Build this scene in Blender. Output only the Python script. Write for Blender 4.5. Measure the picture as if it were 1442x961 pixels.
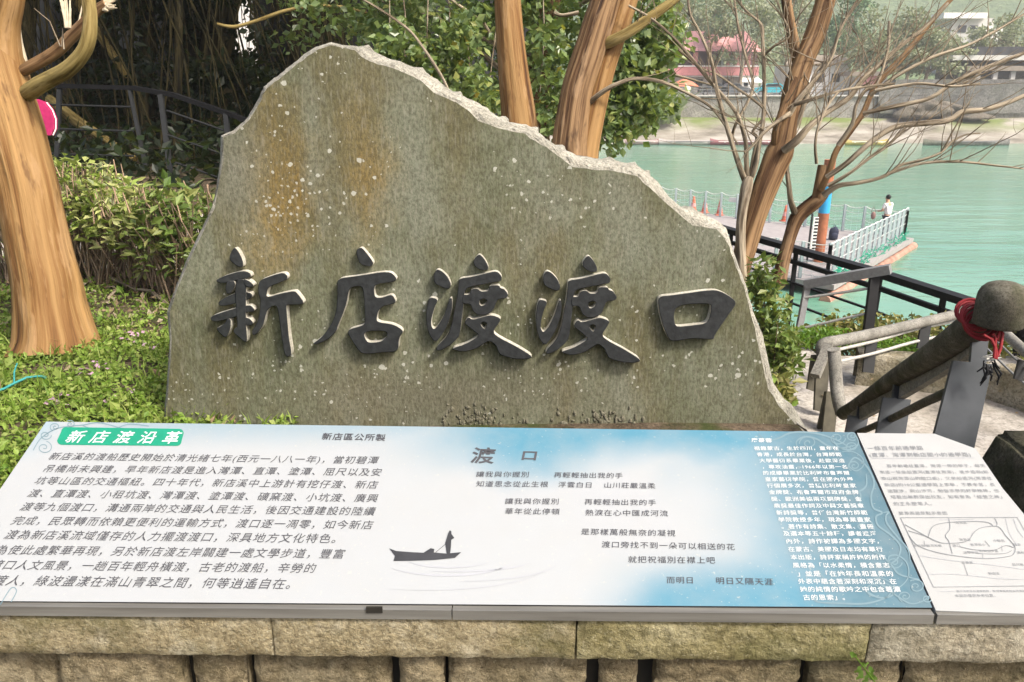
import bpy, bmesh, math, random
from mathutils import Vector, Matrix, noise
from mathutils.geometry import tessellate_polygon
R = math.radians
rnd = random.Random(7)
sc = bpy.context.scene
col = sc.collection
for o in list(bpy.data.objects): bpy.data.objects.remove(o)

# ------------------------------------------------------------------ camera, sky, sun, exposure
PITCH = 17.9; FPX = 1100.0; CAMZ = 1.6
cam_d = bpy.data.cameras.new('camera'); cam = bpy.data.objects.new('camera', cam_d); col.objects.link(cam)
cam.location = (0, 0, CAMZ); cam.rotation_euler = (R(90 - PITCH), 0, 0)
cam_d.sensor_width = 36; cam_d.lens = 36 * FPX / 1442; cam_d.clip_start = 0.05; cam_d.clip_end = 4000
sc.camera = cam
SUN = Vector((0.52, -0.40, 0.74)).normalized()
elev = math.asin(SUN.z); azim = math.atan2(SUN.x, SUN.y)
w = bpy.data.worlds.new('World'); sc.world = w; w.use_nodes = True
nt = w.node_tree; bgn = nt.nodes['Background']
sky = nt.nodes.new('ShaderNodeTexSky'); sky.sky_type = 'NISHITA'; sky.sun_disc = False
sky.sun_elevation = elev; sky.sun_rotation = azim; sky.air_density = 1.0; sky.dust_density = 7.0; sky.ozone_density = 1.0
nt.links.new(sky.outputs[0], bgn.inputs[0]); bgn.inputs[1].default_value = 0.15
sd = bpy.data.lights.new('sun', 'SUN'); sd.energy = 3.0; sd.angle = R(9); sd.color = (1, .95, .86)
so = bpy.data.objects.new('sun', sd); col.objects.link(so); so.rotation_euler = SUN.to_track_quat('Z', 'Y').to_euler()
sc.view_settings.view_transform = 'Standard'; sc.view_settings.look = 'None'
sc.view_settings.exposure = 0.85; sc.view_settings.gamma = 1
sc.cycles.max_bounces = 6; sc.cycles.transparent_max_bounces = 6

# ------------------------------------------------------------------ helpers: rays used while laying the place out
cp, sp = math.cos(R(PITCH)), math.sin(R(PITCH))
CAM = Vector((0, 0, CAMZ))
def ray(x, y):
    a = (x - 721) / FPX; b = (480.5 - y) / FPX
    return Vector((a, cp + b * sp, -sp + b * cp))
def W(x, y, d): return CAM + ray(x, y) * d
def Wz(x, y, z):
    r = ray(x, y); return CAM + r * ((z - CAMZ) / r.z)
def hit(x, y, p0, n):
    r = ray(x, y); return CAM + r * ((p0 - CAM).dot(n) / r.dot(n))

# ------------------------------------------------------------------ helpers: objects
def setp(o, label=None, cat=None, group=None, kind=None):
    if label: o['label'] = label
    if cat: o['category'] = cat
    if group: o['group'] = group
    if kind: o['kind'] = kind
    return o
def thing(name, loc, label, cat, group=None, rz=0):
    o = bpy.data.objects.new(name, None); col.objects.link(o)
    o.location = loc; o.rotation_euler = (0, 0, rz); o.empty_display_size = .1
    return setp(o, label, cat, group)
ORG = {}
def origin(o):
    return ORG.get(o.name, Vector((0, 0, 0))) + (Vector(o.location) if o.type == 'EMPTY' else Vector((0, 0, 0)))
class MB:
    def __init__(s): s.v = []; s.f = []; s.m = []; s.sm = []; s.tc = {}
    def add(s, vs, fs, mi=0, smooth=False):
        k = len(s.v); s.v += [tuple(v) for v in vs]
        for f in fs: s.f.append(tuple(i + k for i in f)); s.m.append(mi); s.sm.append(smooth)
    def quad(s, a, b, c, d, mi=0): s.add((a, b, c, d), [(0, 1, 2, 3)], mi)
    def box(s, c, size, rz=0, mi=0, rot=None):
        c = Vector(c); m = rot if rot else Matrix.Rotation(rz, 3, 'Z'); h = Vector(size) / 2
        vs = [c + m @ Vector((sx * h.x, sy * h.y, sz * h.z)) for sz in (-1, 1) for sy in (-1, 1) for sx in (-1, 1)]
        s.add(vs, [(0, 2, 3, 1), (4, 5, 7, 6), (0, 1, 5, 4), (2, 6, 7, 3), (0, 4, 6, 2), (1, 3, 7, 5)], mi)
    def bar(s, a, b, wx, wy, mi=0, up=(0, 0, 1)):
        a = Vector(a); b = Vector(b); t = (b - a); L = t.length; t.normalize()
        u = Vector(up).cross(t)
        if u.length < 1e-3: u = Vector((1, 0, 0))
        u.normalize(); v = t.cross(u)
        m = Matrix((u, v, t)).transposed()
        s.box((a + b) / 2, (wx, wy, L), mi=mi, rot=m)
    def tube(s, pts, rad, n=10, ridge=0., seed=0, mi=0, wob=0., caps=True, fl=3.0):
        pts = [Vector(p) for p in pts]
        if not hasattr(rad, '__len__'): rad = [rad] * len(pts)
        t0 = (pts[1] - pts[0]).normalized()
        u = t0.orthogonal().normalized(); vs = []; L = 0; tcs = []; R0 = max(rad)
        for i, p in enumerate(pts):
            t = (pts[min(i + 1, len(pts) - 1)] - pts[max(i - 1, 0)]).normalized()
            u = (u - t * u.dot(t)); u = u.normalized() if u.length > 1e-5 else t.orthogonal().normalized()
            v = t.cross(u)
            if i: L += (pts[i] - pts[i - 1]).length
            for k in range(n):
                a = 2 * math.pi * k / n; r = rad[i]
                if ridge:
                    q = Vector((math.cos(a) * 1.3 + seed * 3.1, math.sin(a) * 1.3, L * 1.1))
                    r *= 1 + ridge * (noise.noise(q * 1.0) + .6 * noise.noise(q * fl + Vector((0, 0, 5))))
                if wob: r *= 1 + wob * noise.noise(Vector((p.x * 6 + seed, p.y * 6, p.z * 6)) + Vector((math.cos(a), math.sin(a), 0)))
                vs.append(p + (u * math.cos(a) + v * math.sin(a)) * r); tcs.append((math.cos(a) * R0 + seed * 1.7, math.sin(a) * R0, L + seed * .9))
        fs = []
        for i in range(len(pts) - 1):
            for k in range(n):
                fs.append((i * n + k, i * n + (k + 1) % n, (i + 1) * n + (k + 1) % n, (i + 1) * n + k))
        k0 = len(s.v); s.tc.update({k0 + i: c for i, c in enumerate(tcs)})
        s.add(vs, fs, mi, True)
        if caps:
            s.add([vs[k] for k in range(n)], [tuple(reversed(range(n)))], mi)
            s.add([vs[(len(pts) - 1) * n + k] for k in range(n)], [tuple(range(n))], mi)
    def ell(s, c, r, nu=12, nv=8, mi=0, jit=0., seed=0):
        c = Vector(c); vs = [];
        for j in range(nv + 1):
            th = math.pi * j / nv
            for i in range(nu):
                ph = 2 * math.pi * i / nu
                d = Vector((math.sin(th) * math.cos(ph), math.sin(th) * math.sin(ph), math.cos(th)))
                k = 1 + jit * noise.noise(d * 1.7 + Vector((seed * 3.3, 0, 0)))
                vs.append(c + Vector((d.x * r[0], d.y * r[1], d.z * r[2])) * k)
        s.add(vs, [(j * nu + i, (j + 1) * nu + i, (j + 1) * nu + (i + 1) % nu, j * nu + (i + 1) % nu) for j in range(nv) for i in range(nu)], mi, True)
    def cone(s, a, b, r0, r1, n=12, mi=0): s.tube([a, b], [r0, r1], n, mi=mi)
    def lathe(s, c, prof, n=14, mi=0):
        c = Vector(c); vs = [c + Vector((r * math.cos(2 * math.pi * k / n), r * math.sin(2 * math.pi * k / n), z)) for r, z in prof for k in range(n)]
        s.add(vs, [(j * n + k, j * n + (k + 1) % n, (j + 1) * n + (k + 1) % n, (j + 1) * n + k) for j in range(len(prof) - 1) for k in range(n)], mi, True)
    def poly(s, loop, ex, mi=0, msi=None):
        """loop of 3-D points (flat), extruded by vector ex, closed"""
        loop = [Vector(p) for p in loop]; n = len(loop); ex = Vector(ex)
        tris = tessellate_polygon([loop])
        s.add(loop, [tuple(t) for t in tris], mi)
        s.add([p + ex for p in loop], [tuple(reversed(t)) for t in tris], mi)
        s.add(loop + [p + ex for p in loop], [(i, (i + 1) % n, (i + 1) % n + n, i + n) for i in range(n)], mi if msi is None else msi)
    def build(s, name, mats, parent=None, local=False):
        """vertices are given in world space unless local"""
        off = Vector((0, 0, 0)); 
        if parent is not None and not local: off = origin(parent)
        me = bpy.data.meshes.new(name)
        me.from_pydata([(v[0] - off.x, v[1] - off.y, v[2] - off.z) for v in s.v], [], s.f)
        if not isinstance(mats, (list, tuple)): mats = [mats]
        for m in mats: me.materials.append(m)
        me.polygons.foreach_set('material_index', s.m); me.polygons.foreach_set('use_smooth', s.sm)
        bm = bmesh.new(); bm.from_mesh(me); bmesh.ops.recalc_face_normals(bm, faces=bm.faces) if len(s.f) < 6000 and not getattr(s, 'leafy', 0) else None
        bm.to_mesh(me); bm.free(); me.update()
        o = bpy.data.objects.new(name, me); col.objects.link(o)
        if s.tc:
            at = me.attributes.new('grain', 'FLOAT_VECTOR', 'POINT'); at.data.foreach_set('vector', [x for i, v in enumerate(s.v) for x in s.tc.get(i, v)])
        if parent is not None:
            o.parent = parent; ORG[o.name] = off
        return o
def dup(o, parent=None):
    c = o.copy(); col.objects.link(c)
    if parent is not None: c.parent = parent
    for ch in list(o.children): dup(ch, c)
    return c
def structure(mb, name, mat): return setp(mb.build(name, mat), kind='structure')

# ------------------------------------------------------------------ helpers: materials
class G:
    def __init__(s, name):
        s.m = bpy.data.materials.new(name); s.m.use_nodes = True; s.t = s.m.node_tree
        s.b = s.t.nodes['Principled BSDF']; s.o = s.t.nodes['Material Output']; s._tc = None
    def n(s, ty, **kw):
        x = s.t.nodes.new(ty)
        for k, v in kw.items(): setattr(x, k, v)
        return x
    def put(s, sock, v):
        if hasattr(v, 'is_linked') or hasattr(v, 'node'): s.t.links.new(v, sock)
        elif v is not None:
            if sock.type == 'RGBA' and len(v) == 3: v = (*v, 1)
            sock.default_value = v
    def pos(s, scale=(1, 1, 1), loc=(0, 0, 0), rot=(0, 0, 0)):
        if not s._tc: s._tc = s.n('ShaderNodeTexCoord')
        mp = s.n('ShaderNodeMapping'); s.t.links.new(s._tc.outputs['Object'], mp.inputs[0])
        mp.inputs['Scale'].default_value = scale; mp.inputs['Location'].default_value = loc; mp.inputs['Rotation'].default_value = rot
        return mp.outputs[0]
    def grain(s, scale):
        a = s.n('ShaderNodeAttribute', attribute_name='grain'); mp = s.n('ShaderNodeMapping'); s.t.links.new(a.outputs['Vector'], mp.inputs[0]); mp.inputs['Scale'].default_value = scale; return mp.outputs[0]
    def noise(s, scale, detail=4, vec=None, rough=.55, dist=0, col=False):
        x = s.n('ShaderNodeTexNoise'); x.inputs['Scale'].default_value = scale; x.inputs['Detail'].default_value = detail
        x.inputs['Roughness'].default_value = rough; x.inputs['Distortion'].default_value = dist
        s.put(x.inputs['Vector'], vec if vec is not None else s.pos()); return x.outputs[1 if col else 0]
    def voro(s, scale, vec=None, feat='F1', out=0, rand=1):
        x = s.n('ShaderNodeTexVoronoi', feature=feat); x.inputs['Scale'].default_value = scale; x.inputs['Randomness'].default_value = rand
        s.put(x.inputs['Vector'], vec if vec is not None else s.pos()); return x.outputs[out]
    def ramp(s, fac, stops, interp='LINEAR'):
        x = s.n('ShaderNodeValToRGB'); cr = x.color_ramp; cr.interpolation = interp
        while len(cr.elements) < len(stops): cr.elements.new(.5)
        for e, (p, c) in zip(cr.elements, stops):
            e.position = p; e.color = (c, c, c, 1) if not hasattr(c, '__len__') else (*c, 1)
        s.put(x.inputs[0], fac); return x.outputs[0]
    def mix(s, f, a, b, mode='MIX'):
        x = s.n('ShaderNodeMix', data_type='RGBA', blend_type=mode); s.put(x.inputs[0], f); s.put(x.inputs[6], a); s.put(x.inputs[7], b); return x.outputs[2]
    def mth(s, op, a, b=0.): 
        x = s.n('ShaderNodeMath', operation=op); s.put(x.inputs[0], a); s.put(x.inputs[1], b); return x.outputs[0]
    def blob(s, c, r, soft=.5, dist=.35, ns=3.):
        """1 inside an ellipsoid centred on c, noisy edge"""
        v = s.n('ShaderNodeVectorMath', operation='SUBTRACT'); s.put(v.inputs[0], s.pos()); v.inputs[1].default_value = c
        d = s.n('ShaderNodeVectorMath', operation='DIVIDE'); s.put(d.inputs[0], v.outputs[0]); d.inputs[1].default_value = r
        l = s.n('ShaderNodeVectorMath', operation='LENGTH'); s.put(l.inputs[0], d.outputs[0])
        q = s.mth('ADD', l.outputs['Value'], s.mth('MULTIPLY', s.mth('SUBTRACT', s.noise(ns, 4), .5), dist * 2))
        return s.ramp(q, [(max(0, 1 - soft) * .5, 1.), (.5 + soft * .25, 0.)])
    def bump(s, h, st=.3, dist=.02, prev=None):
        x = s.n('ShaderNodeBump'); x.inputs['Strength'].default_value = st; x.inputs['Distance'].default_value = dist
        s.put(x.inputs['Height'], h)
        if prev is not None: s.put(x.inputs['Normal'], prev)
        return x.outputs[0]
    def done(s, c, rough=.8, normal=None, metal=0, spec=.3, **kw):
        s.put(s.b.inputs['Base Color'], c); s.put(s.b.inputs['Roughness'], rough); s.b.inputs['Metallic'].default_value = metal
        s.b.inputs['Specular IOR Level'].default_value = spec
        if normal is not None: s.put(s.b.inputs['Normal'], normal)
        return s.m
    def rand(s): return s.n('ShaderNodeNewGeometry').outputs['Random Per Island']
def flat(name, c, rough=.6, metal=0, var=.15, scale=30, spec=.3, bump=0.):
    g = G(name); f = g.noise(scale, 4)
    d = tuple(x * (1 - var) for x in c); e = tuple(min(1, x * (1 + var)) for x in c)
    nm = g.bump(f, bump, .01) if bump else None
    return g.done(g.ramp(f, [(.3, d), (.7, e)]), rough, nm, metal, spec)
def leafmat(name, cols, trans=.35, rough=.45, spec=.4):
    g = G(name); n = len(cols)
    c = g.ramp(g.rand(), [(i / max(1, n - 1), x) for i, x in enumerate(cols)])
    c = g.mix(g.ramp(g.noise(2.2, 2), [(.35, 0.), (.65, .45)]), c, tuple(x * .55 for x in cols[0]))
    g.done(c, rough, None, 0, spec)
    tr = g.n('ShaderNodeBsdfTranslucent'); g.put(tr.inputs[0], g.mix(.5, c, (.25, .32, .03), 'MIX'))
    mx = g.n('ShaderNodeMixShader'); mx.inputs[0].default_value = trans
    g.t.links.new(g.b.outputs[0], mx.inputs[1]); g.t.links.new(tr.outputs[0], mx.inputs[2]); g.t.links.new(mx.outputs[0], g.o.inputs[0])
    return g.m
def bark(name, dark, mid, light, vs=1.2, hs=22):
    g = G(name)
    a = g.noise(1, 5, g.grain((hs, hs, vs)), .6); b = g.noise(1, 3, g.grain((hs * .3, hs * .3, vs * .5)), .5)
    f = g.mth('ADD', g.mth('MULTIPLY', a, .65), g.mth('MULTIPLY', b, .5))
    c = g.ramp(f, [(.40, dark), (.50, mid), (.62, light), (.80, tuple(min(1, x * 1.35) for x in light))])
    pe = g.noise(1, 4, g.grain((7, 7, 2.2)), .6)
    c = g.mix(g.ramp(pe, [(.56, 0.), (.62, .55)]), c, tuple(min(1, x * 1.15 + .03) for x in light))
    c = g.mix(g.ramp(g.noise(1, 4, g.grain((9, 9, 3.1)), .65), [(.58, 0.), (.66, .6)]), c, tuple(x * 1.3 for x in dark))
    return g.done(c, .72, g.bump(pe, .5, .03, g.bump(f, .8, .02)), 0, .2)

M = {}
# stone slab: grey-green, ochre stain, vertical saw streaks, lichen spots
def slab_mat():
    g = G('weathered_slab')
    streak = g.noise(1, 6, g.pos((40, 20, 9)), .7); mott = g.noise(3.2, 6, None, .6); fine = g.noise(90, 4, g.pos((1, 1, .7)), .7)
    c = g.ramp(g.mth('ADD', g.mth('MULTIPLY', mott, .78), g.mth('MULTIPLY', streak, .22)),
               [(.3, (.076, .083, .047)), (.5, (.132, .139, .086)), (.7, (.20, .21, .150))])
    och = g.mth('MAXIMUM', g.blob(OCH[0], (.33, 1, .62), .85, .5, 4), g.mth('MULTIPLY', g.blob(OCH[1], (.26, 1, .5), .9, .45, 4), .75))
    och = g.mth('MULTIPLY', och, g.ramp(streak, [(.3, .55), (.6, 1.)]))
    c = g.mix(g.mth('MULTIPLY', och, .95), c, g.ramp(mott, [(.35, (.17, .105, .022)), (.65, (.31, .19, .042))]))
    br = g.ramp(g.noise(1, 4, g.pos((3.2, 1, 1.1), (3, 0, 1)), .6), [(.46, 0.), (.62, .75)])
    c = g.mix(g.mth('MULTIPLY', br, .75), c, (.125, .102, .046))
    gr = g.ramp(g.noise(1, 4, g.pos((3.5, 1, 1.6), (7, 0, 4)), .6), [(.50, 0.), (.66, .75)])
    c = g.mix(gr, c, (.195, .205, .155))
    c = g.mix(g.mth('MULTIPLY', g.blob(OCH[2], (.22, 1, .45), .8, .4, 3), .55), c, (.20, .21, .18))
    c = g.mix(g.mth('MULTIPLY', g.blob(OCH[3], (1.6, 1, .26), .9, .5, 2.5), .45), c, (.17, .152, .115))
    c = g.mix(g.ramp(fine, [(.38, .6), (.60, 0.)]), c, (.045, .043, .024))
    c = g.mix(g.ramp(g.noise(1, 3, g.pos((130, 40, 22)), .6), [(.5, 0.), (.72, .28)]), c, (.34, .32, .26))
    # lichen
    cl = g.ramp(g.noise(2.1, 3, g.pos((1, 1, 1), (2, 0, 9))), [(.45, 0.), (.75, .75)])
    cl = g.mth('MAXIMUM', cl, g.mth('MULTIPLY', g.blob(OCH[0], (.45, 1, .55), .8, .4, 4), .95))
    wob = g.noise(60, 2, None, .6, 0, True)
    vv = g.n('ShaderNodeVectorMath', operation='ADD'); sc_ = g.n('ShaderNodeVectorMath', operation='SCALE'); g.put(sc_.inputs[0], wob); sc_.inputs['Scale'].default_value = .016
    g.put(vv.inputs[0], g.pos()); g.put(vv.inputs[1], sc_.outputs[0])
    for scl, thr, mx in ((19, .15, .8), (32, .26, .8), (56, .31, .7)):
        vp = g.n('ShaderNodeTexVoronoi'); vp.inputs['Scale'].default_value = scl; g.put(vp.inputs['Vector'], vv.outputs[0])
        pick = g.n('ShaderNodeSeparateColor'); g.t.links.new(vp.outputs['Color'], pick.inputs[0])
        size = g.mth('MULTIPLY', g.mth('MULTIPLY', pick.outputs[0], pick.outputs[1]), thr * 1.6)
        on = g.mth('MULTIPLY', g.mth('LESS_THAN', vp.outputs[0], size), g.mth('GREATER_THAN', cl, pick.outputs[2]))
        c = g.mix(g.mth('MULTIPLY', on, mx), c, (.44, .44, .38))
    nm = g.bump(streak, .22, .008); nm = g.bump(fine, .35, .006, nm); nm = g.bump(mott, .2, .03, nm)
    return g.done(c, .85, nm, 0, .2)
def rough_stone(name, a, b, c_, sc1=6, bst=.8, bd=.02, moss=None, mossamt=.5):
    g = G(name); f = g.noise(sc1, 8, None, .65); q = g.noise(sc1 * 9, 6, None, .7)
    c = g.ramp(f, [(.33, a), (.5, b), (.68, c_)])
    c = g.mix(g.ramp(q, [(.32, .8), (.56, 0.)]), c, tuple(x * .4 for x in a)); c = g.mix(g.ramp(g.noise(sc1 * 22, 3, None, .7), [(.55, 0.), (.7, .45)]), c, tuple(min(.8, x * 1.3) for x in c_))
    if moss: c = g.mix(g.ramp(g.noise(sc1 * .5, 5, g.pos((1, 1, 1), (5, 3, 1)), .6), [(.48, 0.), (.66, mossamt)]), c, moss)
    return g.done(c, .9, g.bump(q, bst, bd, g.bump(f, bst * .7, bd * 2)), 0, .15)
M['rim'] = rough_stone('broken_stone_edge', (.25, .24, .195), (.39, .37, .31), (.54, .52, .44), 9, .8, .02)
M['ink'] = flat('dark_letter_paint', (.021, .023, .024), .62, 0, .35, 45, .3, .25)
M['chip'] = rough_stone('chipped_stone', (.10, .095, .065), (.17, .16, .115), (.25, .235, .18), 30, .6, .005)
M['ink_edge'] = rough_stone('worn_letter_side', (.36, .34, .28), (.5, .48, .41), (.62, .6, .53), 14, .4, .006)
M['coping'] = rough_stone('coping_stone', (.33, .265, .145), (.50, .42, .26), (.66, .60, .45), 9, 1., .02, (.13, .125, .035), .6)
M['coping_green'] = rough_stone('mossy_coping_stone', (.22, .19, .085), (.34, .30, .16), (.50, .46, .31), 5, 1., .02, (.10, .105, .03), .75)
M['coping_grey'] = rough_stone('pale_coping_stone', (.30, .26, .175), (.43, .385, .285), (.58, .54, .43), 6, 1., .02, (.10, .09, .045), .6)
M['wallstone'] = rough_stone('wall_stone', (.19, .15, .085), (.33, .27, .165), (.50, .43, .29), 5, 1., .03, (.09, .085, .04), .6)
M['gap'] = flat('dark_joint', (.02, .018, .014), .95)
M['steel'] = (lambda g: g.done(g.ramp(g.noise(1, 4, g.pos((3, 60, 60))), [(.3, (.15, .145, .13)), (.7, (.25, .245, .225))]), .5, None, .35, .4))(G('dull_steel_edge'))
M['blackmetal'] = flat('black_railing_paint', (.012, .012, .013), .6, 0, .15, 30, .15)
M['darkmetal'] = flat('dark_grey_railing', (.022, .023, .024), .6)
M['greymetal'] = flat('grey_railing', (.19, .19, .19), .55, .1)
M['palemetal'] = flat('pale_steel_rod', (.42, .41, .38), .5, .2)
M['plate'] = (lambda g: g.done(g.ramp(g.noise(5, 5), [(.35, (.040, .046, .052)), (.65, (.068, .075, .084))]), .5, g.bump(g.noise(60, 3), .1, .003), .2, .4))(G('blue_grey_steel_plate'))
M['railconc'] = rough_stone('weathered_handrail', (.055, .05, .035), (.10, .092, .07), (.17, .16, .13), 14, .35, .006, (.045, .05, .022), .7)
M['railgrey'] = rough_stone('grey_handrail', (.15, .145, .125), (.22, .21, .185), (.3, .29, .26), 9, .3, .006)
M['postwood'] = flat('mossy_post_plate', (.085, .078, .058), .85, 0, .35, 12)
M['concrete'] = rough_stone('pale_concrete', (.30, .275, .24), (.40, .37, .33), (.5, .47, .42), 2.5, .3, .006, (.20, .17, .12), .5)
M['mosswall'] = rough_stone('mossy_concrete', (.16, .135, .085), (.30, .265, .19), (.46, .43, .35), 5, .8, .02, (.09, .085, .035), .7)
M['darkrock'] = rough_stone('dark_mossy_block', (.05, .046, .032), (.09, .082, .058), (.17, .155, .11), 8, .8, .02, (.035, .045, .015), .7)
M['soil'] = rough_stone('soil', (.06, .045, .028), (.12, .09, .06), (.22, .17, .12), 7, .8, .03, (.045, .07, .015), .8)
M['path'] = rough_stone('pinkish_path', (.34, .29, .26), (.45, .40, .36), (.55, .5, .46), 3, .3, .01)
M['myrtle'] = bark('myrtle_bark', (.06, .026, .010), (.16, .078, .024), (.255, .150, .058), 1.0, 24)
M['myrtle_dark'] = bark('dark_myrtle_bark', (.018, .009, .005), (.075, .037, .015), (.22, .135, .066), 1.3, 34)  # the darker brown bark of some trunks and branches
M['branch'] = bark('mossy_branch_bark', (.035, .026, .006), (.12, .082, .022), (.25, .19, .07), 4, 40)
M['twig'] = bark('grey_twig_bark', (.05, .036, .022), (.13, .10, .066), (.30, .25, .18), 5, 60)
M['stripped_sunlit'] = flat('stripped_and_sunlit_wood', (.5, .43, .31), .7, 0, .2)
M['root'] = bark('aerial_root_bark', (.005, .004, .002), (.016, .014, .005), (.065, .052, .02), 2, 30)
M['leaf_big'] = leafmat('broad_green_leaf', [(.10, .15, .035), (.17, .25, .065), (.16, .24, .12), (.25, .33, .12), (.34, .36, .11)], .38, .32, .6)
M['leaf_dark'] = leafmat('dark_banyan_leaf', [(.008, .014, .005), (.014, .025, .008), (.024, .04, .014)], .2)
M['leaf_hedge'] = leafmat('hedge_leaf', [(.15, .22, .04), (.27, .37, .07), (.42, .47, .14), (.52, .53, .22), (.30, .34, .2)], .35, .5)
M['leaf_bush'] = leafmat('glossy_bush_leaf', [(.08, .14, .03), (.14, .21, .045), (.20, .26, .07), (.27, .26, .09)], .3, .4, .5)
M['leaf_yellow'] = leafmat('yellow_green_leaf', [(.16, .20, .05), (.26, .27, .08), (.34, .29, .09), (.22, .19, .08)], .35)
M['leaf_bright'] = leafmat('bright_groundcover_leaf', [(.11, .23, .02), (.16, .30, .03)], .4)
M['lawnleaf'] = leafmat('clover_leaf', [(.12, .22, .025), (.21, .33, .045), (.28, .40, .07), (.38, .44, .12), (.20, .28, .05)], .35, .55)
M['deadleaf'] = leafmat('dry_leaf', [(.20, .13, .07), (.33, .25, .16), (.42, .36, .27)], .15, .8)
M['cutstem'] = flat('cut_hedge_stem', (.36, .25, .17), .8, 0, .2)
M['petal'] = leafmat('fallen_pink_petal', [(.55, .32, .45), (.65, .45, .55)], .3, .7)
M['leaf_far'] = leafmat('far_olive_leaf', [(.22, .25, .14), (.30, .33, .20), (.38, .39, .27), (.26, .29, .18)], .3, .7)
M['leaf_fargreen'] = leafmat('far_green_leaf', [(.09, .18, .09), (.14, .24, .12), (.19, .29, .16)], .25, .7)
M['white'] = flat('white_paint', (.78, .77, .74), .6, 0, .06)
M['grey_wall'] = flat('grey_render_wall', (.5, .49, .46), .85, 0, .1, 2)
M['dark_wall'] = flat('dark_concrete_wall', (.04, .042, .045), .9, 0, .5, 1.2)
M['pinkwall'] = flat('pink_render', (.62, .27, .27), .8, 0, .12, 2)
M['pinkroof'] = flat('pink_roof_sheet', (.68, .33, .33), .7, 0, .12, 3)
M['brownroof'] = flat('brown_roof', (.25, .21, .17), .8, 0, .2, 3)
M['glassdark'] = flat('dark_window', (.03, .035, .04), .15, 0, .2, 5, .5)
M['cone'] = flat('orange_cone_plastic', (.60, .14, .07), .5)
M['tyre'] = flat('rubber', (.02, .02, .02), .8)
M['skin'] = flat('skin', (.5, .3, .2), .55)
M['shirt'] = flat('white_shirt', (.75, .72, .72), .85)
M['trouser'] = flat('dark_trousers', (.05, .05, .07), .85)
M['hair'] = flat('black_hair', (.012, .011, .01), .5)
M['bag'] = flat('navy_bag', (.02, .025, .05), .75)
M['red'] = flat('red_rope', (.20, .010, .014), .6)
M['pink'] = flat('bright_pink_plastic', (.38, .02, .10), .4)
M['cyanrope'] = flat('turquoise_cord', (.04, .25, .24), .6)
M['net'] = flat('pale_net', (.5, .56, .56), .6)
M['netgreen'] = flat('green_net', (.02, .32, .20), .7)
M['deck'] = flat('pinkish_deck_boards', (.30, .275, .27), .8, 0, .12, 6)
M['float'] = flat('faded_orange_float', (.36, .20, .15), .8, 0, .4, 3)
M['pileorange'] = flat('orange_pile_paint', (.33, .12, .06), .6, 0, .3, 4)
M['pileblue'] = flat('blue_pile_paint', (.04, .33, .62), .5)
M['yellow'] = flat('yellow_paint', (.65, .42, .05), .5)
M['sheetpost'] = flat('galvanised_post', (.36, .42, .44), .5, .1)
# ================================================================== TERRAIN, WATER
LAWN = .25; WATER = -4.2
def smooth(a, b, x):
    t = max(0., min(1., (x - a) / (b - a))); return t * t * (3 - 2 * t)
def xbank(y): return 4.95 - (y - 6.5) * .305
def ground_h(x, y):
    n = noise.noise(Vector((x * .9, y * .9, 0))) * .05 + noise.noise(Vector((x * 4, y * 4, 2))) * .012
    h = LAWN + n
    right = smooth(1.28, 1.62, x + (y - 3) * .06)
    low = -.78 + (-.55) * smooth(5.9, 7.0, y)
    low = low + .15 * (1 - smooth(1.5, 2.6, x))
    h = h * (1 - right) + (low + n * .4) * right
    if y < 1.9: h = min(h, LAWN * smooth(1.35, 1.75, y) - .02)
    if x < .5: h += .35 * smooth(6.5, 9.5, y) * smooth(.5, -1, x)
    if y > 11 and x < 0: h += 1.2 * smooth(11.5, 16, y)
    edge = smooth(xbank(y) - .1, xbank(y) + 2.2, x)
    back = smooth(8.5, 12, y) * smooth(-1.5, .8, x)
    h = h * (1 - max(edge, back)) + (-5.6) * max(edge, back)
    return h
g_ = MB(); xs = [-16 + .2 * i for i in range(131)]; ys = [-4 + .2 * i for i in range(161)]
g_.add([(x, y, ground_h(x, y)) for y in ys for x in xs],
       [(j * 131 + i, j * 131 + i + 1, (j + 1) * 131 + i + 1, (j + 1) * 131 + i) for j in range(160) for i in range(130)], 0, True)
structure(g_, 'ground', M['soil'])
b_ = MB(); b_.quad((-480, -150, -6), (480, -150, -6), (480, 1030, -6), (-480, 1030, -6)); structure(b_, 'river_bed', M['soil'])

g = G('river_water')
n1 = g.noise(1, 4, g.pos((1.1, 2.6, 1)), .6, .3); n2 = g.noise(1, 3, g.pos((.16, .5, 1)), .5)
n3 = g.noise(1, 2, g.pos((.02, .05, 1)), .5)
wc = g.mix(g.ramp(n3, [(.4, 0.), (.62, 1.)]), (.10, .25, .172), (.15, .31, .222))
M['water'] = g.done(wc, .13, g.bump(n1, .32, .06, g.bump(n2, .45, .25)), 0, .5)
w_ = MB(); w_.quad((-470, 2, WATER), (470, 2, WATER), (470, 94, WATER), (-470, 94, WATER)); structure(w_, 'water', M['water'])

# far bank: sandy shore, grass strip, terrace behind the wall, hills
g = G('far_shore'); f = g.noise(1, 7, g.pos((.25, .5, .9)), .65)
sc_ = g.ramp(f, [(.34, (.13, .115, .092)), (.5, (.265, .24, .20)), (.66, (.38, .355, .31))])
grs = g.ramp(g.noise(1, 5, g.pos((.10, .2, .1), (4, 2, 0)), .6), [(.46, 0.), (.56, 1.)])
sepz = g.n('ShaderNodeSeparateXYZ'); g.put(sepz.inputs[0], g.pos())
up = g.ramp(g.mth('ADD', sepz.outputs[2], g.mth('MULTIPLY', f, 1.2)), [(.0, 0.), (.001, 0.)])
hz = g.n('ShaderNodeMapRange'); hz.inputs['From Min'].default_value = -3.3; hz.inputs['From Max'].default_value = -2.0; g.put(hz.inputs['Value'], sepz.outputs[2])
sc_ = g.mix(g.mth('MULTIPLY', grs, hz.outputs[0]), sc_, (.15, .19, .06))
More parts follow.
